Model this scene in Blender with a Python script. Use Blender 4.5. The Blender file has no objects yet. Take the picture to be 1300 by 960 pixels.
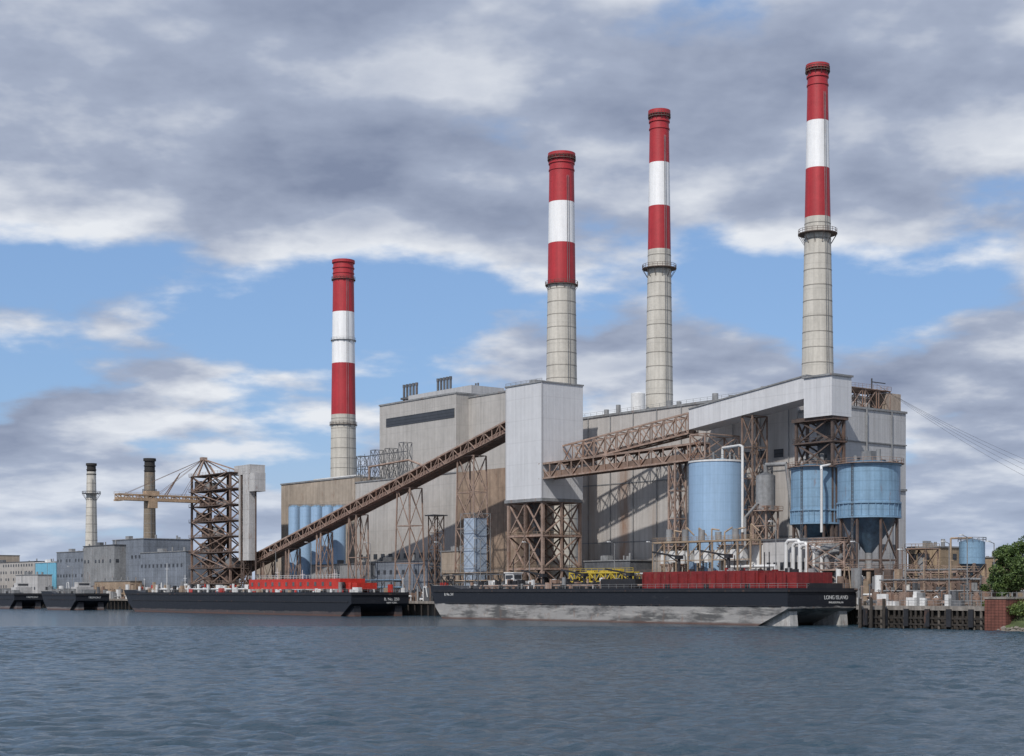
import bpy, math, random
import numpy as np
from mathutils import Vector, Matrix
random.seed(11)
sc=bpy.context.scene
R=random.random
def U(a,b): return random.uniform(a,b)
# ---------------------------------------------------------------- site frame
# s runs along the quay (towards the viewer's right), v runs inland, z up. metres
TH=math.radians(-52); C=math.cos(TH); SN=-math.sin(TH)
OX,OY=77.0,355.0; F=2000.0; HC=8.0; YH=752.0; GZ=5.0
def S(px,v):
    k=(px-650)/F
    return (k*(OY+C*v)-OX-SN*v)/(C+SN*k)
def VV(px,s):
    k=(px-650)/F
    return (k*(OY-SN*s)-OX-C*s)/(SN-C*k)
def D(s,v): return OY-SN*s+C*v
def Z(py,s,v): return HC+(YH-py)*D(s,v)/F
def W(s,v,z): return Vector((OX+C*s+SN*v, OY-SN*s+C*v, z))
# ---------------------------------------------------------------- materials
MATS={}
def mat(name,col,rough=0.7,var=0.25,streak=0.0,rust=0.0,seam=None,metal=0.0,scale=0.15,bump=0.15,rustcol=(0.20,0.10,0.06),stain=None,ribs=0,base=0,drip=0):
    if name in MATS: return MATS[name]
    m=bpy.data.materials.new(name); m.use_nodes=True; nt=m.node_tree; N=nt.nodes; L=nt.links
    b=N['Principled BSDF']; b.inputs['Roughness'].default_value=rough; b.inputs['Metallic'].default_value=metal
    tc=N.new('ShaderNodeTexCoord')
    def noise(sc_,det=6,mapscale=(1,1,1),rgh=0.6):
        mp=N.new('ShaderNodeMapping'); mp.inputs['Scale'].default_value=mapscale
        L.new(tc.outputs['Object'],mp.inputs[0])
        n=N.new('ShaderNodeTexNoise'); n.inputs['Scale'].default_value=sc_; n.inputs['Detail'].default_value=det; n.inputs['Roughness'].default_value=rgh
        L.new(mp.outputs[0],n.inputs['Vector']); return n.outputs['Fac']
    def mr(x,a,b_,c,d):
        r=N.new('ShaderNodeMapRange'); r.inputs[1].default_value=a; r.inputs[2].default_value=b_; r.inputs[3].default_value=c; r.inputs[4].default_value=d
        L.new(x,r.inputs[0]); return r.outputs[0]
    def math_(op,x,y):
        q=N.new('ShaderNodeMath'); q.operation=op
        for i,t in enumerate((x,y)):
            if t is None: continue
            if isinstance(t,(int,float)): q.inputs[i].default_value=t
            else: L.new(t,q.inputs[i])
        return q.outputs[0]
    f=mr(noise(scale),0.3,0.7,1-var,1+var*0.5)
    f=math_('MULTIPLY',f,mr(noise(scale*8),0.3,0.7,1-var*0.5,1+var*0.3))
    if streak: f=math_('MULTIPLY',f,mr(noise(1.0,5,(0.9,0.9,0.035)),0.35,0.65,1-streak,1.05))
    sep=None
    if seam or stain or ribs or base:
        sep=N.new('ShaderNodeSeparateXYZ'); L.new(tc.outputs['Object'],sep.inputs[0])
    if seam:
        ph,pv,amt=seam
        a=math_('ADD',sep.outputs[0],sep.outputs[1])
        for src,p in ((a,pv),(sep.outputs[2],ph)):
            if not p: continue
            g=math_('PINGPONG',src,p/2)
            w=mr(g,0.05,0.22,1-amt,1.0)
            f=math_('MULTIPLY',f,w)
    mixc=N.new('ShaderNodeMix'); mixc.data_type='RGBA'; mixc.blend_type='MULTIPLY'; mixc.inputs[0].default_value=1
    mixc.inputs[6].default_value=(*col,1)
    cmb=N.new('ShaderNodeCombineColor'); 
    for i in range(3): L.new(f,cmb.inputs[i])
    L.new(cmb.outputs[0],mixc.inputs[7]); out=mixc.outputs[2]
    def over(out,fac,c):
        q=N.new('ShaderNodeMix'); q.data_type='RGBA'; L.new(fac,q.inputs[0]); L.new(out,q.inputs[6]); q.inputs[7].default_value=(*c,1); return q.outputs[2]
    if rust:
        n=noise(0.5,8,(1,1,0.22),0.7); out=over(out,mr(n,0.62-rust*0.25,0.75-rust*0.2,0,0.85),rustcol)
    if drip:   # thin vertical grime runs
        n=noise(1.6,7,(1,1,0.02),0.7); k=noise(0.09,4); out=over(out,math_('MULTIPLY',mr(n,0.54,0.68,0,drip),mr(k,0.42,0.62,0,1)),(0.14,0.115,0.095))
    if base:   # grime rising from the bottom of the walls
        n=noise(0.8,6,(1,1,0.12),0.65)
        hh=math_('SUBTRACT',sep.outputs[2],mr(n,0.3,0.7,-8,14))
        out=over(out,mr(hh,6,24,base,0),(0.20,0.155,0.115))
    if stain:
        for (s_,hw,z0,z1,c,am) in stain:
            dx=math_('ABSOLUTE',math_('SUBTRACT',sep.outputs[0],s_),None)
            nx=mr(noise(0.6,6,(1,1,0.15)),0.3,0.7,0.2,1.3)
            fx=math_('MULTIPLY',mr(dx,0,hw,am,0),nx)
            fz=math_('MULTIPLY',mr(sep.outputs[2],z0,z0+4,0,1),mr(sep.outputs[2],z1-8,z1,1,0))
            out=over(out,math_('MULTIPLY',fx,fz),c)
    L.new(out,b.inputs['Base Color'])
    h=noise(2.5,4)
    if ribs:
        a=math_('ADD',sep.outputs[0],sep.outputs[1])
        h=math_('ADD',h,math_('MULTIPLY',math_('PINGPONG',a,ribs),1.5))
    bp=N.new('ShaderNodeBump'); bp.inputs['Strength'].default_value=bump; bp.inputs['Distance'].default_value=0.2
    L.new(h,bp.inputs['Height']); L.new(bp.outputs[0],b.inputs['Normal'])
    MATS[name]=m; return m
RUSTST=mat('rusty_steel',(0.23,0.16,0.125),0.8,0.45,0,0.4,scale=0.4)
RUSTLT=mat('faded_brown_paint',(0.36,0.26,0.21),0.8,0.35,0.2,0.4,scale=0.4)
BROWND=mat('dark_brown_steel',(0.12,0.088,0.075),0.8,0.4,0,0.3)
SIDING=mat('grey_metal_siding',(0.43,0.43,0.435),0.6,0.10,0.10,0.0,seam=(9.5,6.0,0.08),scale=0.05,ribs=0.5,base=0.35,drip=.35)
SIDL=mat('light_metal_siding',(0.59,0.595,0.61),0.55,0.07,0.07,0.0,seam=(7.0,4.5,0.08),scale=0.06,ribs=0.5,drip=.15)
SIDW=mat('pale_panel',(0.50,0.49,0.48),0.6,0.15,0.2,0.12,seam=(6.0,0,0.15),scale=0.1,drip=.3)
TAN=mat('tan_concrete',(0.40,0.335,0.27),0.8,0.2,0.2,0.1,seam=(9,7,0.12),scale=0.06,base=.4,drip=.4)
TANBR=mat('brown_stained_wall',(0.34,0.25,0.185),0.8,0.3,0.3,0.2,seam=(9,6,0.12),scale=0.07,base=.5,drip=.5)
DARKW=mat('dark_glass_louvre',(0.05,0.055,0.065),0.4,0.3,seam=(1.2,0,0.5))
GREYD=mat('dark_grey_paint',(0.12,0.125,0.135),0.7,0.35,0.2,0.15)
GREYM=mat('mid_grey_paint',(0.26,0.265,0.27),0.7,0.3,0.2,0.15)
BLUEG=mat('slate_blue_building',(0.20,0.225,0.265),0.7,0.3,0.2,seam=(3,3,0.15))
WHITE=mat('white_paint',(0.70,0.70,0.69),0.5,0.14,0.14,0.08)
REDST=mat('stack_red',(0.43,0.028,0.036),0.55,0.14,0.16,0,scale=0.12)
WHST=mat('stack_white',(0.84,0.84,0.84),0.55,0.06,0.07,0)
CONC=mat('stack_concrete',(0.57,0.54,0.48),0.8,0.12,0.18,0.0,seam=(7.5,0,0.12))
CONCD=mat('old_stack_concrete',(0.25,0.205,0.155),0.85,0.25,0.3,0.0,seam=(5,0,0.2))
SOOT=mat('soot_black',(0.035,0.033,0.032),0.9,0.4)
BLUE=mat('pale_blue_tank',(0.29,0.43,0.60),0.5,0.06,0.12,0.0,seam=(2.6,3.1,0.06),scale=0.1)
BLUED=mat('blue_silo',(0.21,0.345,0.48),0.5,0.14,0.22,0.06,seam=(2.4,0,0.15),scale=0.2)
BLUEDK=mat('dark_blue_cone',(0.10,0.18,0.26),0.55,0.3,0.3,0.15)
BLACKH=mat('black_deck_gear',(0.022,0.022,0.026),0.6,0.4,0,0.15)
REDH=mat('red_deckhouse',(0.22,0.018,0.018),0.6,0.3,0.25,0.15,seam=(0,4.5,0.3),scale=0.3)
REDB=mat('bright_red_paint',(0.50,0.035,0.022),0.5,0.2,0.15,0.05)
YEL=mat('yellow_paint',(0.55,0.41,0.05),0.5,0.25,0.1,0.2)
YBR=mat('ochre_pipe_paint',(0.36,0.27,0.19),0.7,0.35,0.1,0.3)
TIMB=mat('tarred_timber',(0.05,0.042,0.036),0.9,0.5,0.4)
CONQ=mat('quay_concrete',(0.30,0.27,0.24),0.9,0.35,0.4,0.15)
BRICK=mat('red_brick',(0.20,0.075,0.055),0.9,0.35,0.2,seam=(0.6,0.9,0.3),scale=0.5)
BRICKT=mat('tan_brick',(0.36,0.27,0.18),0.9,0.2,0.2,seam=(3.4,2.6,0.2))
TURQ=mat('turquoise_sheet',(0.16,0.43,0.58),0.5,0.15,0.1,seam=(0,3,0.2))
CABLE=mat('cable',(0.05,0.05,0.055),0.6,0.1)
BARK=mat('bark',(0.09,0.065,0.045),0.9,0.4)
def hullmat(name,line,low):
    m=bpy.data.materials.new(name); m.use_nodes=True; nt=m.node_tree; N=nt.nodes; L=nt.links; b=N['Principled BSDF']; b.inputs['Roughness'].default_value=0.55
    tc=N.new('ShaderNodeTexCoord'); sep=N.new('ShaderNodeSeparateXYZ'); L.new(tc.outputs['Object'],sep.inputs[0])
    def noise(scale,ms,det=8,r=0.65):
        mp=N.new('ShaderNodeMapping'); mp.inputs['Scale'].default_value=ms; L.new(tc.outputs['Object'],mp.inputs[0])
        n=N.new('ShaderNodeTexNoise'); n.inputs['Scale'].default_value=scale; n.inputs['Detail'].default_value=det; n.inputs['Roughness'].default_value=r; L.new(mp.outputs[0],n.inputs[0]); return n.outputs['Fac']
    def mr(x,a,b_,c,d):
        r=N.new('ShaderNodeMapRange'); [setattr(r.inputs[i+1],'default_value',q) for i,q in enumerate((a,b_,c,d))]; L.new(x,r.inputs[0]); return r.outputs[0]
    def mix(f,a,b2):
        q=N.new('ShaderNodeMix'); q.data_type='RGBA'; L.new(f,q.inputs[0])
        for i,t in ((6,a),(7,b2)):
            if isinstance(t,tuple): q.inputs[i].default_value=(*t,1)
            else: L.new(t,q.inputs[i])
        return q.outputs[2]
    up=mix(mr(noise(0.5,(0.6,0.6,1.6)),0.60,0.74,0,0.5),(0.010,0.012,0.018),(0.06,0.058,0.06))
    lo=mix(mr(noise(0.14,(0.5,0.5,2.2)),0.46,0.58,0,.85),low,(0.06,0.06,0.06))
    lo=mix(mr(noise(0.5,(0.25,0.25,2.5)),0.54,0.64,0,0.8),lo,(low[0]*1.4,low[1]*1.4,low[2]*1.35))
    lo=mix(mr(noise(1.0,(0.6,0.6,0.3)),0.56,0.72,0,0.7),lo,(0.20,0.12,0.085))
    z=N.new('ShaderNodeMath'); z.operation='ADD'; L.new(sep.outputs[2],z.inputs[0]); L.new(mr(noise(0.3,(1,1,1)),0,1,-0.7,0.7),z.inputs[1])
    c=mix(mr(z.outputs[0],line-0.12,line+0.12,0,1),lo,up)
    c=mix(mr(sep.outputs[2],0.25,0.7,0.85,0),c,(0.11,0.055,0.04))
    L.new(c,b.inputs['Base Color'])
    bp=N.new('ShaderNodeBump'); bp.inputs['Strength'].default_value=0.4; bp.inputs['Distance'].default_value=0.3; L.new(noise(0.3,(1,1,0.6)),bp.inputs['Height']); L.new(bp.outputs[0],b.inputs['Normal'])
    return m
HULL1=hullmat('black_hull_scuffed',4.5,(0.30,0.29,0.28))
HULL2=hullmat('black_hull_worn',1.4,(0.07,0.055,0.055))
HULLG=hullmat('grey_hull',1.2,(0.15,0.14,0.14))
SKEG=mat('worn_white_skeg',(0.50,0.49,0.47),.6,.35,.3,.3,scale=.4)
# ---------------------------------------------------------------- geometry
class Part:
    def __init__(s,name,m): s.name=name; s.m=m; s.V=[]; s.F=[]; s.sm=[]
    def add(s,vs,fs,smooth=False):
        o=len(s.V); s.V+= [tuple(v) for v in vs]; s.F+=[tuple(i+o for i in f) for f in fs]; s.sm+=[smooth]*len(fs)
    def box(s,a0,a1,b0,b1,z0,z1):
        if a0>a1:a0,a1=a1,a0
        if b0>b1:b0,b1=b1,b0
        s.add([(a0,b0,z0),(a1,b0,z0),(a1,b1,z0),(a0,b1,z0),(a0,b0,z1),(a1,b0,z1),(a1,b1,z1),(a0,b1,z1)],
              [(3,2,1,0),(4,5,6,7),(0,1,5,4),(1,2,6,5),(2,3,7,6),(3,0,4,7)])
    def beam(s,p,q,w,h=None):
        p=Vector(p);q=Vector(q);d=q-p
        if d.length<1e-4:return
        h=h or w; d.normalize(); up=Vector((0,0,1)) if abs(d.z)<0.95 else Vector((0,1,0))
        x=d.cross(up).normalized()*w/2; y=x.cross(d).normalized()*h/2
        vs=[p-x-y,p+x-y,p+x+y,p-x+y,q-x-y,q+x-y,q+x+y,q-x+y]
        s.add(vs,[(0,1,2,3),(7,6,5,4),(0,4,5,1),(1,5,6,2),(2,6,7,3),(3,7,4,0)])
    def tube(s,p,q,r,n=8,r2=None,caps=True):
        p=Vector(p);q=Vector(q);d=(q-p)
        if d.length<1e-4:return
        d.normalize(); r2=r if r2 is None else r2
        up=Vector((0,0,1)) if abs(d.z)<0.95 else Vector((1,0,0))
        x=d.cross(up).normalized(); y=d.cross(x)
        cs=[(x*math.cos(2*math.pi*i/n)+y*math.sin(2*math.pi*i/n)) for i in range(n)]
        vs=[p+c*r for c in cs]+[q+c*r2 for c in cs]
        s.add(vs,[(i,(i+1)%n,n+(i+1)%n,n+i) for i in range(n)],True)
        if caps:
            s.add([p+c*r for c in cs],[tuple(range(n-1,-1,-1))]); s.add([q+c*r2 for c in cs],[tuple(range(n))])
    def cyl(s,a,b,z0,z1,r0,r1=None,n=40,caps=True): s.tube((a,b,z0),(a,b,z1),r0,n,r1,caps)
    def ring(s,a,b,z,r,ri,h,n=40):
        for k in range(n):
            t0=2*math.pi*k/n;t1=2*math.pi*(k+1)/n
            P=[]
            for zz in (z,z+h):
                for rr in (ri,r):
                    for t in (t0,t1): P.append((a+rr*math.cos(t),b+rr*math.sin(t),zz))
            s.add(P,[(0,1,3,2),(4,6,7,5),(2,3,7,6),(0,4,5,1)])
    def rail_ring(s,a,b,z,r,h=1.1,n=20,w=0.09):
        pts=[(a+r*math.cos(2*math.pi*i/n),b+r*math.sin(2*math.pi*i/n)) for i in range(n)]
        for i in range(n):
            p=pts[i];q=pts[(i+1)%n]; s.beam((*p,z),(*p,z+h),w)
            for k in (0.5,1): s.beam((*p,z+h*k),(*q,z+h*k),w)
    def rail(s,p,q,h=1.1,step=2.5,w=0.09):
        p=Vector(p);q=Vector(q);n=max(1,int((q-p).length/step)); u=Vector((0,0,h))
        for i in range(n+1):
            a=p.lerp(q,i/n); s.beam(a,a+u,w)
        s.beam(p+u,q+u,w); s.beam(p+u/2,q+u/2,w*0.8)
    def railbox(s,a0,a1,b0,b1,z,**k):
        c=[(a0,b0,z),(a1,b0,z),(a1,b1,z),(a0,b1,z)]
        for i in range(4): s.rail(c[i],c[(i+1)%4],**k)
    def prism(s,prof,b0,b1):   # profile in (s,z), extruded along v
        n=len(prof); vs=[(a,b0,z) for a,z in prof]+[(a,b1,z) for a,z in prof]
        s.add(vs,[tuple(range(n)),tuple(range(2*n-1,n-1,-1))]+[(i,n+i,n+(i+1)%n,(i+1)%n) for i in range(n)])
    def trestle(s,a0,a1,b0,b1,z0,z1,lev,w=0.6,bw=0.35,taper=0.0,horiz=True):
        def c(i,t):
            k=taper*(1-t); aa=[a0-k,a1+k,a1+k,a0-k][i]; bb=[b0-k,b0-k,b1+k,b1+k][i]; return Vector((aa,bb,z0+(z1-z0)*t))
        for i in range(4):
            s.beam(c(i,0),c(i,1),w)
            j=(i+1)%4
            for l in range(lev):
                t0=l/lev;t1=(l+1)/lev
                s.beam(c(i,t0),c(j,t1),bw); s.beam(c(j,t0),c(i,t1),bw)
                if horiz: s.beam(c(i,t1),c(j,t1),bw*1.3)
    def gallery(s,p,q,width,height,n,w=0.45,bw=0.3,x=False):
        p=Vector(p);q=Vector(q); d=(q-p); dh=Vector((d.x,d.y,0)).normalized(); side=Vector((-dh.y,dh.x,0))*width/2; u=Vector((0,0,height))
        for sg in (-1,1):
            a=p+side*sg;b=q+side*sg
            s.beam(a,b,w); s.beam(a+u,b+u,w)
            for i in range(n+1):
                m=a.lerp(b,i/n); s.beam(m,m+u,bw)
                if i<n:
                    m2=a.lerp(b,(i+1)/n)
                    if x: s.beam(m,m2+u,bw); s.beam(m2,m+u,bw)
                    elif i%2: s.beam(m,m2+u,bw)
                    else: s.beam(m+u,m2,bw)
        for i in range(n+1):
            m=p.lerp(q,i/n); s.beam(m-side,m+side,bw); s.beam(m-side+u,m+side+u,bw)
    def slope_slab(s,p,q,width,z0,z1,off=0):
        p=Vector(p);q=Vector(q); d=(q-p); dh=Vector((d.x,d.y,0)).normalized(); side=Vector((-dh.y,dh.x,0)); o=side*off; side=side*width/2
        vs=[]
        for e in (p,q):
            for sg,zz in ((-1,z0),(1,z0),(1,z1),(-1,z1)): vs.append(e+o+side*sg+Vector((0,0,zz)))
        s.add(vs,[(3,2,1,0),(4,5,6,7),(0,1,5,4),(1,2,6,5),(2,3,7,6),(3,0,4,7)])
    def path(s,pts,r,n=8):
        for i in range(len(pts)-1): s.tube(pts[i],pts[i+1],r,n)
class Obj:
    def __init__(s,name,a=0,b=0,z=0): s.name=name; s.an=(a,b,z); s.P={}
    def part(s,name,m):
        if name not in s.P: s.P[name]=Part(name,m)
        return s.P[name]
    def done(s):
        e=bpy.data.objects.new(s.name,None); sc.collection.objects.link(e); e.empty_display_size=1
        e.location=W(*s.an); e.rotation_euler=(0,0,TH)
        for p in s.P.values():
            if not p.V: continue
            me=bpy.data.meshes.new(p.name); A=s.an
            me.from_pydata([(v[0]-A[0],v[1]-A[1],v[2]-A[2]) for v in p.V],[],p.F)
            me.polygons.foreach_set('use_smooth',p.sm); me.materials.append(p.m); me.update()
            o=bpy.data.objects.new(p.name,me); sc.collection.objects.link(o); o.parent=e
        return e
def text(e,txt,anchor,a,b,z,size,m,face='end'):
    cu=bpy.data.curves.new('name_lettering','FONT'); cu.body=txt; cu.size=size; cu.extrude=0.02; cu.align_x='CENTER'; cu.materials.append(m)
    o=bpy.data.objects.new('name_lettering',cu); sc.collection.objects.link(o); o.parent=e
    if face=='end': M=Matrix(((0,0,1,a-anchor[0]),(1,0,0,b-anchor[1]),(0,1,0,z),(0,0,0,1)))
    else: M=Matrix(((1,0,0,a-anchor[0]),(0,0,-1,b-anchor[1]),(0,1,0,z),(0,0,0,1)))
    o.matrix_local=M

# ---------------------------------------------------------------- smokestacks
HOOP=mat('hoop_steel',(0.29,0.27,0.24),0.7,0.3)
def stack(px,v,bands,wt,wb,yb,rings,old=False,mast=False):
    s=S(px,v); d=D(s,v); zt=Z(bands[0][0],s,v); zb=Z(yb,s,v); rt=wt/2*d/F; rb=wb/2*d/F
    def r(z): return rt+(rb-rt)*(zt-z)/(zt-zb)
    o=Obj('smokestack',s,v,0)
    for i,(y,m,nm) in enumerate(bands):
        z1=Z(y,s,v); z0=Z(bands[i+1][0],s,v) if i+1<len(bands) else GZ
        o.part(nm,m).cyl(s,v,z0,z1,r(z0),r(z1),48,False)
    top=o.part('top_lip',bands[0][1]); top.ring(s,v,zt-0.6,rt+0.55,rt-0.9,1.3); top.ring(s,v,zt-3.2,rt+0.35,rt-0.1,0.5); top.ring(s,v,zt-5.6,rt+0.3,rt-0.1,0.4)
    o.part('flue_liner',SOOT).cyl(s,v,zt-3,zt+0.2,rt-0.9,rt-0.9,32)
    pl=o.part('platforms',BROWND if not old else GREYD); pg=o.part('grey_gallery',GREYM)
    for y,ext in rings:
        pq=pg if ext==.65 else pl
        z=Z(y,s,v); pq.ring(s,v,z,r(z)+ext,r(z)-0.05,0.2); pq.rail_ring(s,v,z+0.2,r(z)+ext-0.1,1.2,22,0.05 if ext==.65 else .1)
        for k in range(12):
            t=k*math.pi/6; c_,s_=math.cos(t),math.sin(t); pq.beam((s+r(z)*c_,v+r(z)*s_,z-1.6*ext),(s+(r(z)+ext)*c_,v+(r(z)+ext)*s_,z),0.13)
    hb=o.part('shaft_hoops',HOOP)
    zc=Z(bands[-1][0],s,v); z=zc-2
    while z>GZ+3:
        hb.ring(s,v,z,r(z)+0.06,r(z)-0.05,0.24,40); z-=4.6
    zz=zt-8
    lad=o.part('access_ladder',GREYM); t=math.radians(-12)
    while zz>GZ+4:
        z2=max(GZ,zz-6); q0=r(zz)+0.3;q1=r(z2)+0.3
        for dt in (-0.07,0.07): lad.beam((s+q0*math.cos(t+dt),v+q0*math.sin(t+dt),zz),(s+q1*math.cos(t+dt),v+q1*math.sin(t+dt),z2),0.1)
        zz-=6
    if mast:
        lad.beam((s-r(GZ)-1.6,v,GZ),(s-rt-1.4,v,Z(mast,s,v)),.2)
        z=Z(mast,s,v)
        while z>GZ: lad.beam((s-r(z)-1.5,v,z),(s-r(z),v,z),.12); z-=9
    o.done()
RW=lambda a,b,c,e:[(a,REDST,'upper_red_band'),(b,WHST,'white_band'),(c,REDST,'lower_red_band'),(e,CONC,'concrete_shaft')]
stack(1038,80,RW(86,155,215,277),25,40,475,[(298,1.9),(92,0.7)])
stack(837,80,RW(144,208,263,318),24,35,520,[(342,1.8),(150,0.6)])
stack(713,86,RW(198,258,310,362),31,39,487,[(363,0.9),(204,0.7)])
stack(436,110,RW(333,397,462,527),26,33,610,[(356,0.7),(433,.65),(540,0.7)],mast=356)
stack(190,55,[(584,SOOT,'sooted_top'),(600,CONCD,'shaft')],13,17,740,[(625,0.8)],old=True)
stack(116,80,[(590,SOOT,'sooted_top'),(599,CONC,'shaft')],11,15,690,[(627,2.4)],old=True)

# ---------------------------------------------------------------- main boiler house
vf=62; sL=S(735,vf); sM=S(1012,vf); sR=S(1072,vf); vb=VV(1150,sR)
zA=65.5; zB=Z(517,sR,vf)
cx=(sL+sM)/2
st=[(S(792,vf)-cx,3.6,14,54,(0.24,0.13,0.075),1.0),(S(770,vf)-cx,1.6,10,34,(0.15,0.14,0.14),0.6),(S(748,vf)-cx,7,8,60,(0.34,0.25,0.18),0.55),(S(880,vf)-cx,6,8,60,(0.32,0.27,0.22),0.4),(S(830,vf)-cx,3,10,40,(0.30,0.22,0.16),0.5),(S(985,vf)-cx,4,20,58,(0.20,0.18,0.16),0.4)]
SIDST=mat('weathered_siding',(0.48,0.455,0.43),0.65,0.12,0.14,0.0,seam=(9.5,6.0,0.08),scale=0.05,stain=st,ribs=0.5,base=.5,drip=.45)
SIDST2=mat('dull_siding',(0.44,0.42,0.395),0.65,0.12,0.14,0,seam=(8,6,0.09),scale=0.05,ribs=.5,base=.4,drip=.4)
o=Obj('boiler_house',cx,vf,0)
o.part('main_hall',SIDST).box(sL,sM,vf,vb+6,GZ,zA)
o.part('end_hall',SIDING).box(sM+0.01,sR,vf+0.3,vb,GZ,zB)
p=o.part('roof_coping',GREYM)
p.box(sL-0.4,sM+0.4,vf-0.35,vb+6.3,zA,zA+0.7); p.box(sM+0.41,sR+0.35,vf-0.05,vb+.3,zB,zB+0.6)
p=o.part('wall_girts',GREYM)
for z in (24,43): p.box(sL,sM,vf-0.14,vf-0.003,z,z+0.35)
p=o.part('windows',DARKW)
for i in range(14):
    a=sL+4+i*6.4
    if i>9: p.box(a,a+3.6,vf-0.12,vf-0.006,47,49.4)
p.box(sL+1,sM,vf-0.13,vf-0.002,8,13)
for z in (20,31,44):
    for i in range(4): p.box(sR+0.003,sR+0.1,vf+4+i*5.6,vf+6.6+i*5.6,z,z+1.6)
p=o.part('end_ledge',GREYM); p.box(sR,sR+0.5,vf+0.3,vb,37,37.6); p.box(sR,sR+0.4,vf+0.3,vb,50,50.3)
p=o.part('downpipes',GREYM)
for i in range(9): p.tube((sL+5+i*11,vf-0.3,GZ),(sL+5+i*11,vf-0.3,zA),0.14,6)
p.tube((sR+0.5,vf+9,GZ),(sR+0.5,vf+9,zB),0.25,6); p.tube((sR+0.5,vf+20,GZ),(sR+0.5,vf+20,zB),0.18,6)
p=o.part('roof_tank',WHITE)
ts=S(810,70); p.cyl(ts,70,zA+0.7,Z(500,ts,70),2.3,2.3,28); p.cyl(ts,70,Z(500,ts,70),Z(500,ts,70)+.5,2.3,0.8,28)
p=o.part('roof_vents',GREYM)
for px in (770,785,850,862,908,928,943,968): 
    a=S(px,68); p.cyl(a,68,zA+.7,zA+U(2.2,4.4),U(.5,1.1),None,12)
p=o.part('roof_rail',GREYM); p.rail((sL,vf,zA+.7),(sM,vf,zA+.7),step=3,w=.07)
p=o.part('roof_frame',RUSTLT)
for b in (66,72,78): p.trestle(sR-9,sR-1,b,b+5,zB+.6,zB+6,1,0.22,0.14)
p.box(sR-9.3,sR-0.7,65.8,83.2,zB+6,zB+6.2); p.railbox(sR-9.3,sR-.7,65.8,83.2,zB+6.2,step=1.5,w=.07)
p=o.part('penthouse',mat('tan_box',(0.38,0.31,0.25),0.8,0.2,0.2)); p.box(sR-7,sR-1.0,vb-7.5,vb-1,zB+.6,zB+5.6)
o.done()

# gallery up to the head house
g0=Vector((S(886,54),54,Z(521,S(886,54),54)-6)); g1=Vector((S(1036,54),54,Z(477,S(1036,54),54)-6.4))
o=Obj('conveyor_head_house',S(1040,54),52,0)
p=o.part('sloping_gallery',SIDL); p.slope_slab(g0,g1,7.5,0,6)
p=o.part('gallery_roof',GREYM); p.slope_slab(g0,g1,8.1,6.003,6.4)
h0=S(1034,48); h1=S(1056,46); hb_=VV(1081,h1); zh=Z(476,h1,46); zl=Z(527,h1,46)
p=o.part('head_house',SIDL); p.box(h0-2,h1,46,hb_,zl,zh)
p=o.part('head_house_roof',GREYM); p.box(h0-2.4,h1+.4,45.6,hb_+.4,zh,zh+.5)
p=o.part('support_steel',BROWND)
hs0=h0-6
p.trestle(hs0,h1-1,47.5,hb_-2,Z(592,h1,46),zl,2,0.7,0.4); p.trestle(hs0+2,h1-3,49.5,hb_-3,GZ,Z(592,h1,46),5,0.7,0.35)
p.box(hs0-1,h1-.2,46.6,hb_-1,zl-0.9,zl-.003)
for z in (Z(560,h1,46),Z(592,h1,46)): p.box(hs0-.6,h1-.4,46.8,hb_-1.2,z,z+.4); p.railbox(hs0-.6,h1-.4,46.8,hb_-1.2,z+.4)
p=o.part('chute',GREYD); p.beam(((hs0+h1)/2,51,zl),((hs0+h1)/2,54,GZ+12),3.2,3.2)
p=o.part('gallery_trestle',RUSTST)
sA=S(958,54); p.trestle(sA-2,sA+2,51,57,GZ,(g0.z*.5+g1.z*.5)-.4,6,0.4,0.2)
o.done()

# ---------------------------------------------------------------- transfer tower
ts1=S(688,34); ts0=S(642,34); tv1=VV(740,ts1); tz1=Z(485,ts1,34); tz0=Z(632,ts1,34)
o=Obj('coal_transfer_tower',ts1,34,0)
o.part('cladding',SIDL).box(ts0,ts1,34,tv1,tz0,tz1)
p=o.part('parapet',GREYM); p.box(ts0-.25,ts1+.25,33.75,tv1+.25,tz1,tz1+.45); p.box(ts0-.3,ts1+.3,33.7,tv1+.3,tz0-1.0,tz0-.003)
p=o.part('corner_trim',mat('trim_grey',(0.40,0.40,0.41),0.6,0.1)); p.box(ts1-.35,ts1+.08,33.92,34.3,tz0,tz1-.01)
p.box(ts0-.06,ts0+.3,33.93,34.3,tz0,tz1-.01)
p=o.part('steel_legs',RUSTLT)
m=(ts0+ts1)/2
for a,b in ((ts0+.6,m),(m,ts1-.6)):
    p.trestle(a,b,34.8,tv1-.8,GZ,tz0-1,3,0.85,0.4)
mv=(34+tv1)/2
p.beam((ts1-.6,mv,GZ),(ts1-.6,mv,tz0-1),0.7); p.beam((ts0+.6,mv,GZ),(ts0+.6,mv,tz0-1),0.7)
for l in range(3):
    z1=GZ+(tz0-1-GZ)*(l+1)/3
    if l<2: p.box(ts0,ts1,34.4,tv1-.4,z1-.5,z1-.1)
p=o.part('stair_rails',YBR)
for l in (1,2): p.railbox(ts0,ts1,34.4,tv1-.4,GZ+(tz0-1-GZ)*l/3-.1)
p=o.part('internal_chutes',GREYD); p.beam((m,38,tz0),(m-2,44,GZ+6),2.2,2.2); p.box(m-4,m+4,38,46,GZ,GZ+6)
p=o.part('roof_gear',GREYM); p.box(m-2,m+1,38,42,tz1+.45,tz1+2); p.rail((ts0,34,tz1+.45),(ts1,34,tz1+.45),0.8)
p=o.part('concrete_footings',CONQ)
for a in (ts0+.6,m,ts1-.6):
    for b in (34.8,tv1-.8): p.box(a-1.2,a+1.2,b-1.2,b+1.2,GZ,GZ+1.2)
o.done()

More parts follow.
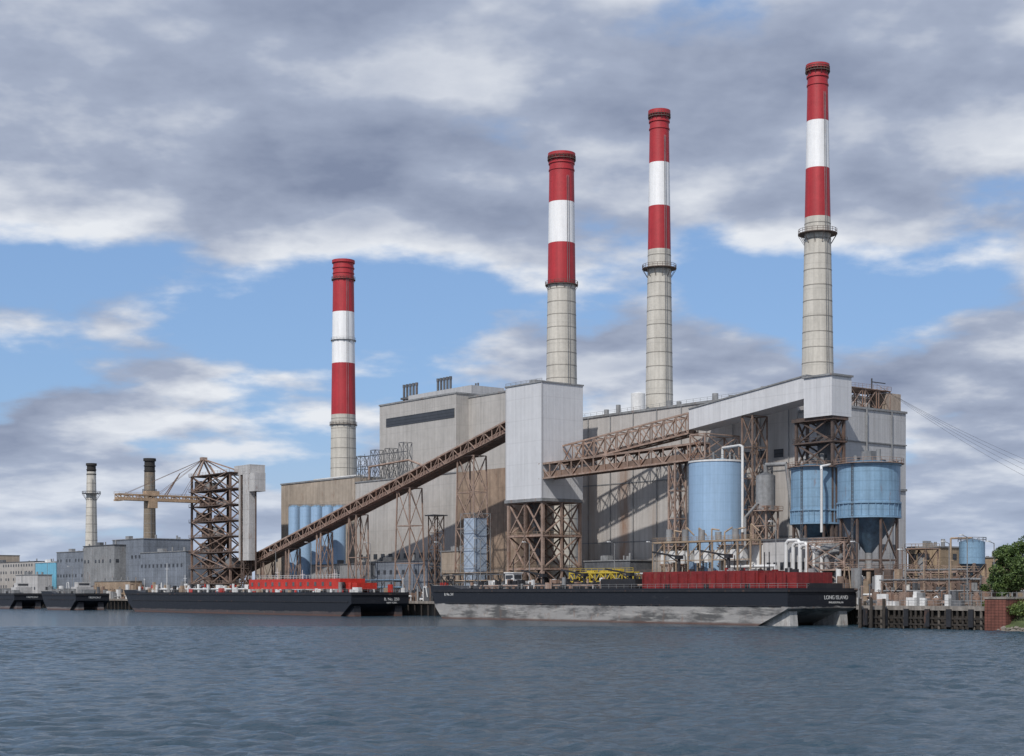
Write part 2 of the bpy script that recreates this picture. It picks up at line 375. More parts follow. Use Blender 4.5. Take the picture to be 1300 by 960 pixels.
# ---------------------------------------------------------------- incline conveyor
cv=41
A=Vector((S(291,cv),cv,Z(737,S(291,cv),cv))); B=Vector((ts0-.1,cv,Z(545,ts0,cv)))
o=Obj('inclined_coal_conveyor',(A.x+B.x)/2,cv,0)
n=46
o.part('truss',RUSTLT).gallery(A,B,5.0,4.2,n,0.45,0.26)
o.part('floor',BROWND).slope_slab(A,B,4.3,-0.1,0.25)
o.part('belt_cover',mat('belt_cover_brown',(0.25,0.17,0.14),0.8,0.35,0,0.3)).slope_slab(A,B,3.2,0.8,2.4)
o.part('roof_sheet',mat('pinkish_roof',(0.38,0.30,0.265),0.8,0.3,0,0.2,scale=0.3)).slope_slab(A,B,5.4,4.4,4.6)
p=o.part('walkway',RUSTLT); p.slope_slab(A,B,1.1,-0.1,0.05,-3.3 )
k=60
for i in range(k):
    a=A.lerp(B,i/k)+Vector((0,-3.8,0)); b=A.lerp(B,(i+1)/k)+Vector((0,-3.8,0)); p.beam(a,a+Vector((0,0,1.1)),.09); p.beam(a+Vector((0,0,1.1)),b+Vector((0,0,1.1)),.09)
p=o.part('trestles',RUSTLT)
def zc(s): return A.z+(B.z-A.z)*(s-A.x)/(B.x-A.x)
for px,w in ((340,1.0),(372,1.2),(412,1.5),(455,2.6),(520,4.0),(599,4.6)):
    a=S(px,cv); z=zc(a)-.4; p.trestle(a-w,a+w,cv-2.6,cv+2.6,GZ,z,max(1,int((z-GZ)/11)),0.42,0.2,taper=0.8 if w>3 else .2)
p=o.part('white_transition_hood',WHITE)
lo=A; p.prism([(lo.x-11,GZ+1),(lo.x+2,GZ+6),(lo.x+4,lo.z+4.4),(lo.x-3,lo.z+3.5),(lo.x-12,GZ+6)],cv-3.2,cv+3.2)
o.done()

# two trusses linking the tower to the head gallery
q=Vector
o=Obj('link_conveyor',ts1,44,0)
P0=q((ts1-1,tv1-6,Z(596,ts1,tv1)))
se=S(889,57); P1=q((se,54,Z(551,se,54)))
o.part('upper_truss',RUSTLT).gallery(P0+q((0,0,1)),P1,5,6.0,11,0.5,0.28,x=True)
o.part('upper_belt',BROWND).slope_slab(P0+q((0,0,1)),P1,3.6,0.2,1.2)
sf=S(895,46); Q0=q((ts1-2,36.5,Z(608,ts1,36))); Q1=q((sf,46,Z(583,sf,46)))
o.part('lower_truss',RUSTLT).gallery(Q0,Q1,4.6,4.6,14,0.5,0.3,x=False)
o.part('lower_cladding',mat('gallery_brown_sheet',(0.22,0.15,0.115),0.8,0.3,0.2,0.3)).slope_slab(Q0,Q1,4.0,0.1,2.0)
o.part('lower_roof',RUSTLT).slope_slab(Q0,Q1,5.2,4.7,4.9)
p=o.part('trestle',RUSTLT)
sx=S(864,46); p.trestle(sx-1.3,sx+1.3,42.5,47,GZ,Z(588,sx,45),5,0.5,0.22)
p.box(sf-3,sf+3,43,57,Z(584,sf,46),Z(584,sf,46)+.5); p.trestle(sf-3,sf+3,43,57,Z(584,sf,46),Z(552,sf,46),1,.4,.25)
o.done()

# ---------------------------------------------------------------- older unit boiler house (left)
o=Obj('generating_hall',S(560,75),75,0)
b0=74; a0=S(482,b0); a1=S(579,b0); zz=Z(516,a0,b0)
p=o.part('upper_block',SIDST2); p.box(a0,a1,b0,b0+30,GZ,zz)
o.part('upper_louvre',DARKW).box(a0+5,a1-1,b0-.2,b0-.003,zz-9,zz-5.5)
a2=S(660,b0+8); z2=Z(506,a1,b0+8)
o.part('rear_block',SIDST2).box(a1-4,a2,b0+6,b0+32,GZ,z2)
p=o.part('coping',GREYM); p.box(a0-.3,a1+.3,b0-.3,b0+30,zz,zz+.6); p.box(a1-4.2,a2,b0+5.7,b0+32,z2,z2+.6)
p=o.part('roof_penthouse',SIDING); p.box(a0+9,a1-1,b0+8,b0+24,zz+.6,zz+4)
p=o.part('exhaust_pipes',GREYD)
for c0 in (513,556):
    for i in range(5):
        a=S(c0+i*4,b0+14); p.cyl(a,b0+14,zz,zz+U(9,9.8),.5,None,10)
        p.cyl(a,b0+14,zz+9,zz+10.2,.62,.62,10)
    p.box(S(c0-2,b0+14),S(c0+19,b0+14),b0+13,b0+15,zz+4,zz+4.8); 
for px in (604,607): p.cyl(S(px,b0+14),b0+14,z2,z2+7,.35,None,8)
v2=60; l0=S(357,v2);l1=S(450,v2);l2=S(579,v2);l3=S(655,v2)
zl0=Z(616,l0,v2); zl1=Z(604,l1,v2)
o.part('tan_wing',TAN).box(l0,l1,v2,v2+34,GZ,zl0)
o.part('grey_wing',SIDST2).box(l1+.01,l2,v2+.4,v2+13,GZ,zl1-3)
o.part('brown_wing',TANBR).box(l2+.01,l3,v2+.2,v2+13,GZ,Z(600,l2,v2))
p=o.part('wing_coping',GREYM); p.box(l0-.3,l1,v2-.3,v2+34,zl0,zl0+.6); p.box(l1+.02,l2,v2+.1,v2+13,zl1-3,zl1-2.5)
p=o.part('white_upstand',WHITE); p.box(S(398,v2+10),S(452,v2+10),v2+10,v2+14,zl0+.6,zl0+2.4)
p=o.part('wing_windows',DARKW)
for r_ in range(2):
    for i in range(12):
        a=l1+3+i*(l2-l1-6)/12; p.box(a,a+2.6,v2+.27,v2+.397,12+r_*9,14+r_*9)
p.box(l1+1,l2-1,v2+.2,v2+.396,GZ+2,GZ+5)
p=o.part('switch_gantry',GREYD)
for px in (458,476,494,512):
    a=S(px,v2+4); p.trestle(a-1.6,a+1.6,v2+3,v2+7,zl1-2.5,zl1+U(8,12),2,.2,.12)
p.beam((S(455,v2+5),v2+5,zl1+8),(S(516,v2+5),v2+5,zl1+8),.3); p.beam((S(455,v2+5),v2+5,zl1+4),(S(516,v2+5),v2+5,zl1+4),.25)
for i in range(26):
    a=S(455+i*2.6,v2+5); p.beam((a,v2+U(2,8),zl1-2.5),(a,v2+5,zl1+U(2,9)),.14)
p=o.part('roof_pipe_loop',RUSTLT)
p.path([(S(470,v2+2),v2+1.5,zl1-2),(S(470,v2+2),v2+1.5,zl1+3),(S(520,v2+2),v2+1.5,zl1+4),(S(540,v2+2),v2+1.5,zl1+1)],.4)
o.done()
for i in range(5):
    a=S(374+i*14.2,52); zt=Z(644,a,52); o=Obj('blue_storage_silo',a,52,0)
    o.part('shell',BLUE).cyl(a,52,GZ,zt,2.55,None,28); o.part('cap',BLUED).cyl(a,52,zt,zt+.8,2.6,1.2,28); o.part('guard_rail',GREYM).rail_ring(a,52,zt,2.4,1.1,10); o.done()

# ---------------------------------------------------------------- ship unloader
us=S(296,32)
o=Obj('coal_unloading_crane',us,34,0)
u0=S(249,32); u1=S(298,32)
zt=Z(600,us,32)
um=(u0+u1)/2
p=o.part('tower_frame',RUSTST)
p.trestle(u0,um,30,38,GZ,zt,8,0.8,0.4); p.trestle(um,u1,30,38,GZ,zt,8,0.8,0.4)
fl=o.part('floors',BROWND); rl=o.part('railings',RUSTLT); gb=o.part('machinery_cabins',GREYM)
for k in range(1,9):
    z=GZ+(zt-GZ)*k/8; fl.box(u0-1,u1+1,29,39,z-.2,z+.12); rl.railbox(u0-1,u1+1,29,39,z+.12)
    if k<8:
        for kk in range(3):
            a_=U(u0,u1-5); (fl if kk<2 else gb).box(a_,a_+U(2,6),31,U(34,37),z+.15,z+U(2,4.6))
        rl.beam((u0+2 if k%2 else u1-2,29.2,z),(u1-2 if k%2 else u0+2,29.2,z+(zt-GZ)/8),.5,.25)
p=o.part('hoppers',BROWND)
hz=GZ+(zt-GZ)*3/8
p.tube((um,34,hz+.2),(um,34,hz+7),1.5,4,5)
p.beam((um,34,hz),(um+8,38,GZ+4),1.5,1.5)
p=o.part('elevator_panel',SIDW); p.box(S(311,34),S(319,34),33,36,Z(712,us,34),Z(596,us,34))
p.box(u1+1.5,u1+2.8,33,38,Z(712,us,34),Z(604,us,34))
p.box(S(300,34),S(320,34),33,40,Z(604,us,34),Z(592,us,34)); p.box(S(318,34),S(326,34),33,38,Z(626,us,34),Z(603,us,34))
fr=o.part('panel_frame',BROWND); fr.trestle(u1+3,S(311,34),33.5,37,GZ,Z(604,us,34),8,.4,.25); fr.beam((S(322,34),35,GZ),(S(322,34),35,Z(626,us,34)),.5)
zb=Z(634,us,34)
p=o.part('boom',mat('boom_buff',(0.46,0.33,0.22),0.7,.3,.1,.15))
bs=u0+3; tipv=VV(148,bs)
p.gallery((bs,42,zb),(bs,tipv,zb),3.2,2.2,18,0.6,0.3)
p.box(bs-1.7,bs+1.7,tipv,44,zb-.2,zb+1.0)
p.box(bs-3,bs+3,tipv,tipv+2,zb-.6,zb+.1); p.rail((bs-2.6,tipv,zb+2.2),(bs-2.6,40,zb+2.2))
cab=VV(192,bs)
p.box(bs-3,bs+2,cab-2,cab+2,zb-3.2,zb-.3); p.box(bs-1.6,bs+1.6,cab-3,cab+3,zb+2.3,zb+4)
apx=(bs,34,Z(577,us,34))
p=o.part('a_frame',RUSTLT)
for dv in (-4,5):
    for ds in (-2.5,2.5): p.beam((bs+ds,34+dv,zt),(apx[0]+ds*.3,apx[1],apx[2]),0.6)
p.box(bs-1.2,bs+1.2,32.8,35.2,apx[2]-.6,apx[2]+.8)
p.beam((bs,34,apx[2]),(u1+3,38,zt-1),.5); p.beam((bs+8,36,zt),(bs+2,36,zt+5),.4); p.beam((bs,34,apx[2]),(um+4,38,zt),.4)
p=o.part('stay_cables',RUSTST)
for t in (0.25,0.55,0.92):
    for ds in (-1.3,1.3): p.beam((bs+ds*.3,34,apx[2]),(bs+ds,34+(tipv-34)*t,zb+2.2),.13)
for ds in (-1.2,1.2): p.beam((bs+ds,34+(tipv-34)*.45,zb+2.2),(bs,34+(tipv-34)*.28,zb+12),.35)
p.beam((bs,34+(tipv-34)*.28,zb+12),(bs,34,apx[2]),.2)
o.done()

# ---------------------------------------------------------------- tanks & silos
def ladderup(p,a,b,r,z0,z1,t):
    x,y=a+(r+.3)*math.cos(t),b+(r+.3)*math.sin(t); 
    for d in (-.25,.25): p.beam((x+d,y,z0),(x+d,y,z1),.12)
    z=z0
    while z<z1: p.beam((x-.25,y,z),(x+.25,y,z),.1); z+=1
a=S(911,50); r=36.5*D(a,50)/F; zt=Z(587,a,50)
o=Obj('pale_blue_storage_tank',a,50,0)
o.part('shell',BLUE).cyl(a,50,GZ,zt,r,None,64); o.part('top_rim',WHITE).ring(a,50,zt-.3,r+.2,r-.1,.5,56)
o.part('roof',BLUED).cyl(a,50,zt,zt+1.2,r-.2,.8,48)
p=o.part('railing',GREYD); p.rail_ring(a,50,zt+.2,r,1.3,26,.1); ladderup(p,a,50,r,GZ,zt,-math.pi*.75)
p=o.part('roof_fittings',GREYM)
for k in range(6): t=k*1.05; p.cyl(a+r*.6*math.cos(t),50+r*.6*math.sin(t),zt+.5,zt+2.5,.35,None,10)
p=o.part('white_vent_pipe',WHITE)
x1=S(952,50)
p.path([(x1,47,GZ+20),(x1,47,zt+3.4),(x1-2,48,zt+4),(a+2,50,zt+4),(a+2,50,zt+.8)],.4)
o.done()
def cone_silo(px,hw,y0,y1,yc,v):
    a=S(px,v); r=hw*D(a,v)/F; z1=Z(y0,a,v); z0=Z(y1,a,v); zc_=Z(yc,a,v)
    o=Obj('blue_hopper_silo',a,v,0)
    o.part('shell',BLUED).cyl(a,v,z0,z1,r,None,56)
    o.part('hopper_cone',BLUEDK).cyl(a,v,zc_,z0-.01,.9,r-.25,48)
    p=o.part('girder_ring',BLUED)
    for z in (z0-.5,z0+3.1,z1-.5): p.ring(a,v,z,r+.32,r-.1,.45,48)
    for k in range(28):
        t=k*2*math.pi/28; p.beam((a+(r+.1)*math.cos(t),v+(r+.1)*math.sin(t),z0),(a+(r+.1)*math.cos(t),v+(r+.1)*math.sin(t),z0+3.2),.2)
    p=o.part('roof_cap',BLUEDK); p.cyl(a,v,z1,z1+.9,r-.1,r*.45,40)
    p=o.part('roof_railing',RUSTLT); p.ring(a,v,z1-.05,r+1.0,r-.1,.14,40); p.rail_ring(a,v,z1+.1,r+.9,1.2,24,.09)
    p=o.part('roof_filter',GREYM); p.box(a-1.5,a+1.5,v-1,v+1.6,z1+.8,z1+3.4); p.cyl(a+r*.5,v-1,z1+.5,z1+3.6,.6,None,12); p.cyl(a-r*.55,v,z1+.5,z1+2.6,.5,None,12)
    p=o.part('legs',BROWND)
    for k in range(8):
        t=k*math.pi/4+.3; c,s_=math.cos(t),math.sin(t); rr=r-.3
        p.beam((a+rr*c,v+rr*s_,GZ),(a+rr*c,v+rr*s_,z0),.5)
        t2=t+math.pi/4; c2,s2=math.cos(t2),math.sin(t2)
        for (za,zb_) in ((GZ,(GZ+z0)/2),((GZ+z0)/2,z0)):
            if k%2: p.beam((a+rr*c,v+rr*s_,za),(a+rr*c2,v+rr*s2,zb_),.22); p.beam((a+rr*c2,v+rr*s2,za),(a+rr*c,v+rr*s_,zb_),.22)
        p.beam((a+rr*c,v+rr*s_,(GZ+z0)/2),(a+rr*c2,v+rr*s2,(GZ+z0)/2),.35)
    p=o.part('outlet',GREYM); p.cyl(a,v,zc_-4,zc_,.9,None,14); p.box(a-1.8,a+1.8,v-1.8,v+1.8,zc_-6,zc_-4); p.beam((a,v,zc_-6),(a,v,GZ),1.2)
    p=o.part('platform',RUSTLT); p.box(a-r-1,a+r+1,v-r-1,v+r+1,GZ+8.5,GZ+8.9); p.railbox(a-r-1,a+r+1,v-r-1,v+r+1,GZ+8.9)
    ladderup(o.part('ladder',GREYD),a,v,r,z0-8,z1,-math.pi*.45)
    if px<1080:
        p=o.part('white_vent_pipe',WHITE); x=S(px+8,v-r-1)
        p.path([(x,v-r-1,z0-3),(x,v-r-1,z1-1.5),(x-1.2,v-r+.2,z1-.4),(x-1.5,v-1,z1+.5)],.35)
    o.done()
cone_silo(1035,30.5,594,664,690,50)
cone_silo(1103,39,590,656,702,40)
a=S(972,48); o=Obj('grey_dust_silo',a,48,0)
z1=Z(604,a,48);z0=Z(648,a,48)
o.part('shell',GREYM).cyl(a,48,z0,z1,2.7,None,28); o.part('cone',GREYM).cyl(a,48,z0-5,z0-.01,.5,2.6,28); o.part('cap',GREYD).cyl(a,48,z1,z1+1,2.7,.6,28)
p=o.part('legs',RUSTLT); p.trestle(a-2.4,a+2.4,45.6,50.4,GZ,z0+1,5,.4,.22); p.railbox(a-3.4,a+3.4,44.6,51.4,z0,step=1.5); p.box(a-3.4,a+3.4,44.6,51.4,z0-.3,z0)
p=o.part('ducts',GREYM); p.path([(a,48,z1+.8),(a,48,z1+3),(a+6,50,z1+3),(a+8,50,z0)],.6); p.path([(a,45,z0+2),(a-4,44,z0-2),(a-4,44,GZ)],.4)
o.done()
# process building with white cladding and large pipework
o=Obj('process_building',S(960,38),38,0)
a0=S(962,34);a1=S(1052,34); zt=Z(684,a1,36)
p=o.part('white_hall',SIDW); p.box(a0,a1,36,46,GZ,zt)
p=o.part('low_white_hall',WHITE); p.box(S(905,34),a0-.01,36.4,44,GZ,Z(692,a0,36))
p=o.part('roof',GREYD); p.box(a0-.4,a1+.4,35.6,46.4,zt,zt+.5)
p=o.part('windows',DARKW)
for i in range(9): a=a0+1.5+i*(a1-a0-3)/9; p.box(a,a+1.2,35.85,35.997,GZ+9,GZ+11); p.box(a,a+1.0,35.85,35.997,GZ+4,GZ+6)
p=o.part('white_pipes',WHITE)
for i in range(4):
    a=S(998+i*9,34); zz_=zt-1-i*.7; p.path([(a,34,GZ+2),(a,34,zz_),(a+.8,34,zz_+.8),(a+4,34,zz_+.8),(a+4.8,34,zz_),(a+4.8,34,GZ+4)],.5,10)
p.path([(a0-12,34.5,GZ+10),(a0+6,34.5,GZ+10),(a0+6,34.5,GZ+7),(a1+4,34.5,GZ+7)],.45,10)
p=o.part('grey_ducting',GREYM)
tb=S(1048,33)
for i in range(3): p.path([(tb-3+i*3.2,33.5,GZ+2),(tb-3+i*3.2,33.5,zt-4-i),(tb-1+i*3.2,33.5,zt-2.4-i),(tb+6,35,zt-2.4-i)],.8,12)
p=o.part('duct_frame',RUSTLT); p.trestle(tb-5,tb+7,32,35.2,GZ,zt-1,3,.35,.2); p.railbox(tb-5,tb+7,32,35.2,zt-1,step=1.6)
p=o.part('access_deck',YBR); d0=S(836,34); d1=S(960,34); zd=Z(684,d1,34)-.5
p.box(d0,d1,31.5,36,zd,zd+.5); p.railbox(d0,d1,31.5,36,zd+.5,step=2,w=.07)
for i in range(9): a=d0+(d1-d0)*i/8; p.beam((a,31.8,GZ),(a,31.8,zd),.35); p.beam((a,35.6,GZ),(a,35.6,zd),.35)
for i in range(8):
    a=d0+(d1-d0)*i/8;b=d0+(d1-d0)*(i+1)/8; p.beam((a,31.8,zd-4),(b,31.8,zd),.2); p.beam((a,31.8,zd-5),(b,31.8,zd-5),.25)
p=o.part('deck_equipment',WHITE)
for i in range(10):
    a=d0+2+i*(d1-d0-4)/10; p.box(a,a+U(1.2,3),33,35,zd-U(4,6),zd-2.2)
p=o.part('deck_tanks',GREYM)
for i in range(5): a=d0+5+i*6.5; p.cyl(a,33.5,zd+.6,zd+U(2,4),.9,None,16)
for i in range(7):
    a=d0+4+i*5; o.part('tall_pipes',YBR).path([(a,36.5,GZ),(a,36.5,zd+U(2,5)),(a+2,37.5,zd+U(2,5))],.22)
o.done()

# ---------------------------------------------------------------- pipe racks & quay clutter
def pipe_rack(s0,s1,v,z1,lev,m1,m2,name='pipe_rack'):
    o=Obj(name,(s0+s1)/2,v,0); p=o.part('frame',m1); n=max(2,int((s1-s0)/6))
    for i in range(n+1):
        a=s0+(s1-s0)*i/n
        for dv in (0,3): p.beam((a,v+dv,GZ),(a,v+dv,z1),.3)
        for l in range(lev): z=z1-l*2.6; p.beam((a,v-.3,z),(a,v+3.3,z),.3)
        if i<n and i%2==0:
            b=s0+(s1-s0)*(i+1)/n; p.beam((a,v,GZ),(b,v,z1),.16); p.beam((b,v,GZ),(a,v,z1),.16)
    for l in range(lev):
        z=z1-l*2.6
        for dv in (0,3): p.beam((s0,v+dv,z-.2),(s1,v+dv,z-.2),.24)
        for k in range(4): o.part('pipes',m2).tube((s0-1,v+.3+k*.75,z+.4),(s1+1,v+.3+k*.75,z+.4),U(.12,.26),8)
    p.rail((s0,v-.2,z1+.3),(s1,v-.2,z1+.3),w=.07); o.done()
pipe_rack(S(560,30),S(640,30),30,GZ+9,2,GREYD,YBR)
pipe_rack(S(740,31),S(835,31),31,GZ+8,2,RUSTST,WHITE)
pipe_rack(S(840,44),S(1000,44),44,GZ+16,3,BROWND,RUSTLT)
pipe_rack(S(430,33),S(500,33),33,GZ+7,2,GREYD,BLUED)
pipe_rack(S(1120,20),S(1232,20),20,GZ+5.5,2,RUSTST,GREYM)
pipe_rack(S(1150,34),S(1215,34),34,GZ+8,3,RUSTLT,GREYM)
def shed(px0,px1,v,ytop,dep,m,roofm,name,win=True,rows=1):
    s0,s1=S(px0,v),S(px1,v); zt=Z(ytop,s1,v); o=Obj(name,(s0+s1)/2,v,0)
    o.part('walls',m).box(s0,s1,v,v+dep,GZ-.2,zt); r=o.part('roof',roofm); r.box(s0-.3,s1+.3,v-.3,v+dep+.3,zt,zt+.35)
    r.box(s0+(s1-s0)*.3,s0+(s1-s0)*.42,v+2,v+4,zt+.35,zt+1.9)
    if win:
        w=o.part('windows',DARKW); n=max(2,int((s1-s0)/4.2))
        for rr in range(rows):
            h=(zt-GZ)/rows; zb_=GZ+rr*h+h*.35
            for i in range(n):
                if R()<.2: continue
                a=s0+1+i*(s1-s0-2)/n; w.box(a,a+1.7,v-.08,v-.003,zb_,zb_+min(1.6,h*.4))
            m_=max(2,int(dep/4.5))
            for i in range(m_):
                if R()<.2: continue
                b=v+.8+i*(dep-1)/m_; w.box(s1+.003,s1+.08,b,b+1.6,zb_,zb_+min(1.6,h*.4))
    r2=o.part('roof_vents',GREYM)
    for i in range(4): a=U(s0+1,s1-2); h_=U(.8,2.4); r2.cyl(a,v+U(1,dep-1),zt+.3,zt+.3+h_,U(.25,.6),None,10)
    o.part('door',GREYD).box(s0+(s1-s0)*.6,s0+(s1-s0)*.6+1.6,v-.1,v-.004,GZ,GZ+2.6); o.done()
shed(395,470,48,716,9,GREYM,GREYD,'workshop_building')
shed(455,545,50,712,8,BLUEG,GREYD,'control_building',rows=2)
shed(560,582,52,700,8,TAN,GREYM,'pump_house')
shed(742,800,48,712,10,GREYD,GREYM,'maintenance_shed')
shed(1153,1194,60,695,14,BRICKT,GREYM,'tan_brick_building',rows=3)
shed(106,145,40,692,20,GREYM,GREYD,'turbine_building',rows=2)
shed(143,182,46,684,26,BLUEG,GREYM,'turbine_building',rows=2)
shed(178,236,42,700,20,BLUEG,GREYM,'turbine_building',rows=2)
shed(72,108,60,700,18,BLUEG,GREYM,'low_office_building',rows=3)
shed(-30,44,70,713,30,SIDST2,GREYD,'distant_office_building',rows=5)
shed(45,71,60,714,14,TURQ,WHITE,'turquoise_storage_building',False)
shed(20,48,45,730,8,SIDW,GREYM,'white_site_cabin')
shed(120,165,34,738,6,YBR,GREYM,'dock_office')
a=S(600,38); o=Obj('scaffolded_process_column',a,38,0)
o.part('pale_blue_cladding',mat('pale_blue_wrap',(0.38,0.46,0.57),.6,.2,.2)).box(a-3.6,a+2.6,37,42,GZ,Z(658,a,38))
p=o.part('scaffold',GREYM); p.trestle(a-4.4,a+3.4,36.2,43,GZ,Z(652,a,38),5,.16,.1)
o.done()
for px,vv,yt,w in ((548,50,655,2),):
    a=S(px,vv); o=Obj('steel_lattice_tower',a,vv,0); o.part('lattice',RUSTST).trestle(a-w,a+w,vv,vv+4,GZ,Z(yt,a,vv),5,.3,.16); o.part('head_platform',GREYM).box(a-w-1,a+w+1,vv-1,vv+5,Z(yt,a,vv),Z(yt,a,vv)+.4); o.done()
for px,v,yt in ((350,29,700),(395,29,690),(470,29,690),(560,29,690),(610,29,685),(672,29,690),(780,29,690),(830,29,690),(985,28,664),(1090,12,690),(1150,12,700),(1205,12,690),(1228,14,682),(1262,14,690),(92,34,720),(60,34,715)):
    a=S(px,v); z=Z(yt,a,v); o=Obj('lamp_post',a,v,0); p=o.part('pole',GREYM); p.tube((a,v,GZ),(a,v,z),.16,8,.1); p.beam((a,v,z),(a+.1,v-2,z+.4),.12)
    o.part('lamp_head',WHITE).box(a-.25,a+.45,v-2.7,v-1.8,z+.3,z+.55); o.done()
a=S(1234,60); o=Obj('small_blue_water_tank',a,60,0); z1=Z(688,a,60);z0=Z(716,a,60)
rr=16*D(a,60)/F
o.part('shell',BLUED).cyl(a,60,z0,z1,rr,None,32); o.part('roof',BLUEDK).cyl(a,60,z1,z1+.8,rr,.6,32); o.part('bottom',BLUEDK).cyl(a,60,z0-3,z0-.01,.6,rr-.1,32); o.part('railing',GREYD).rail_ring(a,60,z1,rr+.3,1.1,14); o.part('legs',RUSTST).trestle(a-2.4,a+2.4,57.6,62.4,GZ,z0,2,.35,.2); o.part('pipes',YBR).path([(a-5,58,GZ),(a-5,58,z1+1),(a,60,z1+1)],.25); o.done()
for px,v,h in ((1163,50,14),(1212,46,8),(1185,44,6)):
    a=S(px,v); o=Obj('steel_equipment_frame',a,v,0); o.part('frame',RUSTST).trestle(a-3,a+3,v,v+5,GZ,GZ+h,2,.3,.18); o.part('deck',RUSTLT).box(a-3.3,a+3.3,v-.3,v+5.3,GZ+h,GZ+h+.3); p=o.part('vessels',GREYM); p.cyl(a,v+2.5,GZ,GZ+h-1,1.2,None,16); p.cyl(a+2,v+1.5,GZ,GZ+h*.5,.6,None,12); o.part('handrail',YBR).railbox(a-3.3,a+3.3,v-.3,v+5.3,GZ+h+.3); o.done()
def clutter(name,s0,s1,v0,v1,z,n,mats,hmax=3.5,w=(0.8,3)):
    o=Obj(name,(s0+s1)/2,v0,0)
    for i in range(n):
        m=random.choice(mats); p=o.part('items_'+m.name,m); a=U(s0,s1);b=U(v0,v1);h=U(.8,hmax);k=random.random(); ww=U(*w)
        if k<.4: p.box(a,a+ww,b,b+U(.6,1.6),z,z+h)
        elif k<.6: p.cyl(a,b,z,z+h,ww*.35,None,14)
        elif k<.75: p.tube((a,b,z+h*.5),(a+ww*1.8,b,z+h*.5),.3,8); p.beam((a+.2,b,z),(a+.2,b,z+h*.5),.2); p.beam((a+ww*1.8-.2,b,z),(a+ww*1.8-.2,b,z+h*.5),.2)
        elif k<.9: p.path([(a,b,z),(a,b,z+h),(a+ww*.6,b,z+h+.3),(a+ww,b,z+h*.3)],.18,6)
        else: p.beam((a,b,z),(a,b,z+h*1.7),.2); p.beam((a-.5,b,z+h*1.6),(a+.8,b,z+h*1.6),.15)
    o.done()
clutter('quay_machinery',S(505,29),S(640,29),28.5,32,GZ,90,[GREYD,GREYM,RUSTST,WHITE,YBR],6)
clutter('quay_machinery',S(740,29),S(840,29),28.5,31,GZ,50,[GREYD,RUSTST,YEL,GREYM],5)
clutter('quay_machinery',S(1090,8),S(1235,8),6,18,GZ,70,[GREYM,GREYD,WHITE,RUSTLT,GREYD,RUSTST],3.2)
clutter('quay_machinery',S(1145,26),S(1240,26),26,44,GZ,70,[YBR,RUSTLT,RUSTST,GREYM,GREYD],7)
clutter('quay_machinery',S(1060,26),S(1150,26),24,30,GZ,70,[YBR,WHITE,BROWND,GREYM,RUSTST],9)
clutter('quay_machinery',S(60,30),S(250,30),28.5,36,GZ,110,[GREYM,GREYM,YBR,GREYD,RUSTST,WHITE],8,(1,4))
clutter('quay_machinery',S(330,30),S(440,30),28.5,40,GZ,80,[GREYM,GREYD,RUSTST,BLUED],7,(1,3))
clutter('quay_machinery',S(640,30),S(740,30),28.5,33,GZ,60,[GREYD,RUSTST,WHITE,GREYM],7,(1,3))
a0=S(722,28.5);a1=S(803,28.5);z=Z(738,a1,28.5); o=Obj('yellow_hose_gantry',(a0+a1)/2,29,0); p=o.part('girders',YEL)
p.gallery((a0,30,z),(a1,30,z),2.5,2.6,12,.4,.25); p.rail((a0,28.7,z+2.8),(a1,28.7,z+2.8))
for i in range(5): a=a0+(a1-a0)*i/4; p.beam((a,29,GZ),(a,29,z),.4); p.beam((a,31,GZ),(a,31,z),.4)
for i in range(4): a=a0+2+i*(a1-a0-6)/4; p.box(a,a+U(2,4),29.2,30.8,z+1,z+U(2,4.2))
p=o.part('hose_reels',GREYD)
for i in range(6): a=a0+2+i*(a1-a0-4)/5; p.tube((a,29.0,z+1.4),(a,30.9,z+1.4),1.1,14)
o.done()

# ---------------------------------------------------------------- barges
def barge(name,pxl,pxc,width,zdk,hm,v0=0,rake=9,skegs=None,prow=8):
    s0=S(pxl,v0); s1=S(pxc,v0); o=Obj(name,(s0+s1)/2,v0,0)
    h=o.part('hull',hm)
    h.prism([(s0,zdk+1.0),(s0+prow*.35,3.5),(s0+prow,-1.5),(s1-rake,-1.5),(s1-1.2,3.6),(s1,4.2),(s1,zdk),(s0+16,zdk),(s0+10,zdk+1.0)],v0,v0+width)
    sk=o.part('skegs',skegs or hm)
    for b in (v0+1.5,v0+width-5):
        sk.prism([(s1-rake-3,-1.4),(s1-.3,-1.4),(s1-.8,3.5),(s1-1.6,3.55),(s1-rake*.55,1.6)],b-.02,b+2.6)
    rub=o.part('rubbing_strakes',BLACKH)
    rub.box(s0+2,s1+.2,v0-.3,v0-.003,zdk-.9,zdk-.4); rub.box(s1+.003,s1+.35,v0,v0+width,zdk-.9,zdk-.4)
    rub.box(s0+8,s1-2,v0-.22,v0-.003,4.6,4.85)
    r=o.part('deck_rails',GREYM); r.rail((s0+1,v0+.4,zdk),(s1-.4,v0+.4,zdk),step=3,w=.07); r.rail((s1-.4,v0+.4,zdk),(s1-.4,v0+width-.4,zdk),step=3,w=.07)
    b=o.part('bollards',BLACKH)
    a=s0+6
    while a<s1-2: b.cyl(a,v0+1,zdk,zdk+1.0,.3,None,10); b.cyl(a+1,v0+1,zdk,zdk+1.0,.3,None,10); a+=14
    return o,s0,s1
o,s0,s1=barge('cargo_barge',546,1000,24.5,9.0,HULL1,rake=13,skegs=SKEG)
rh=o.part('red_deckhouse',REDH); ra=S(816,4); rb=S(962,4); rc=s1-1
rh.box(ra,rb,4,18,9,13.3); rh.box(rb+.01,rc,4.5,17,9,12.8)
for i in range(16): a=ra+(rc-ra)*i/16; rh.box(a,a+.3,3.8,3.997,9,12.7)
bl=o.part('black_house',BLACKH); bl.box(rc+.01,s1-.3,8,20,9,10.2)
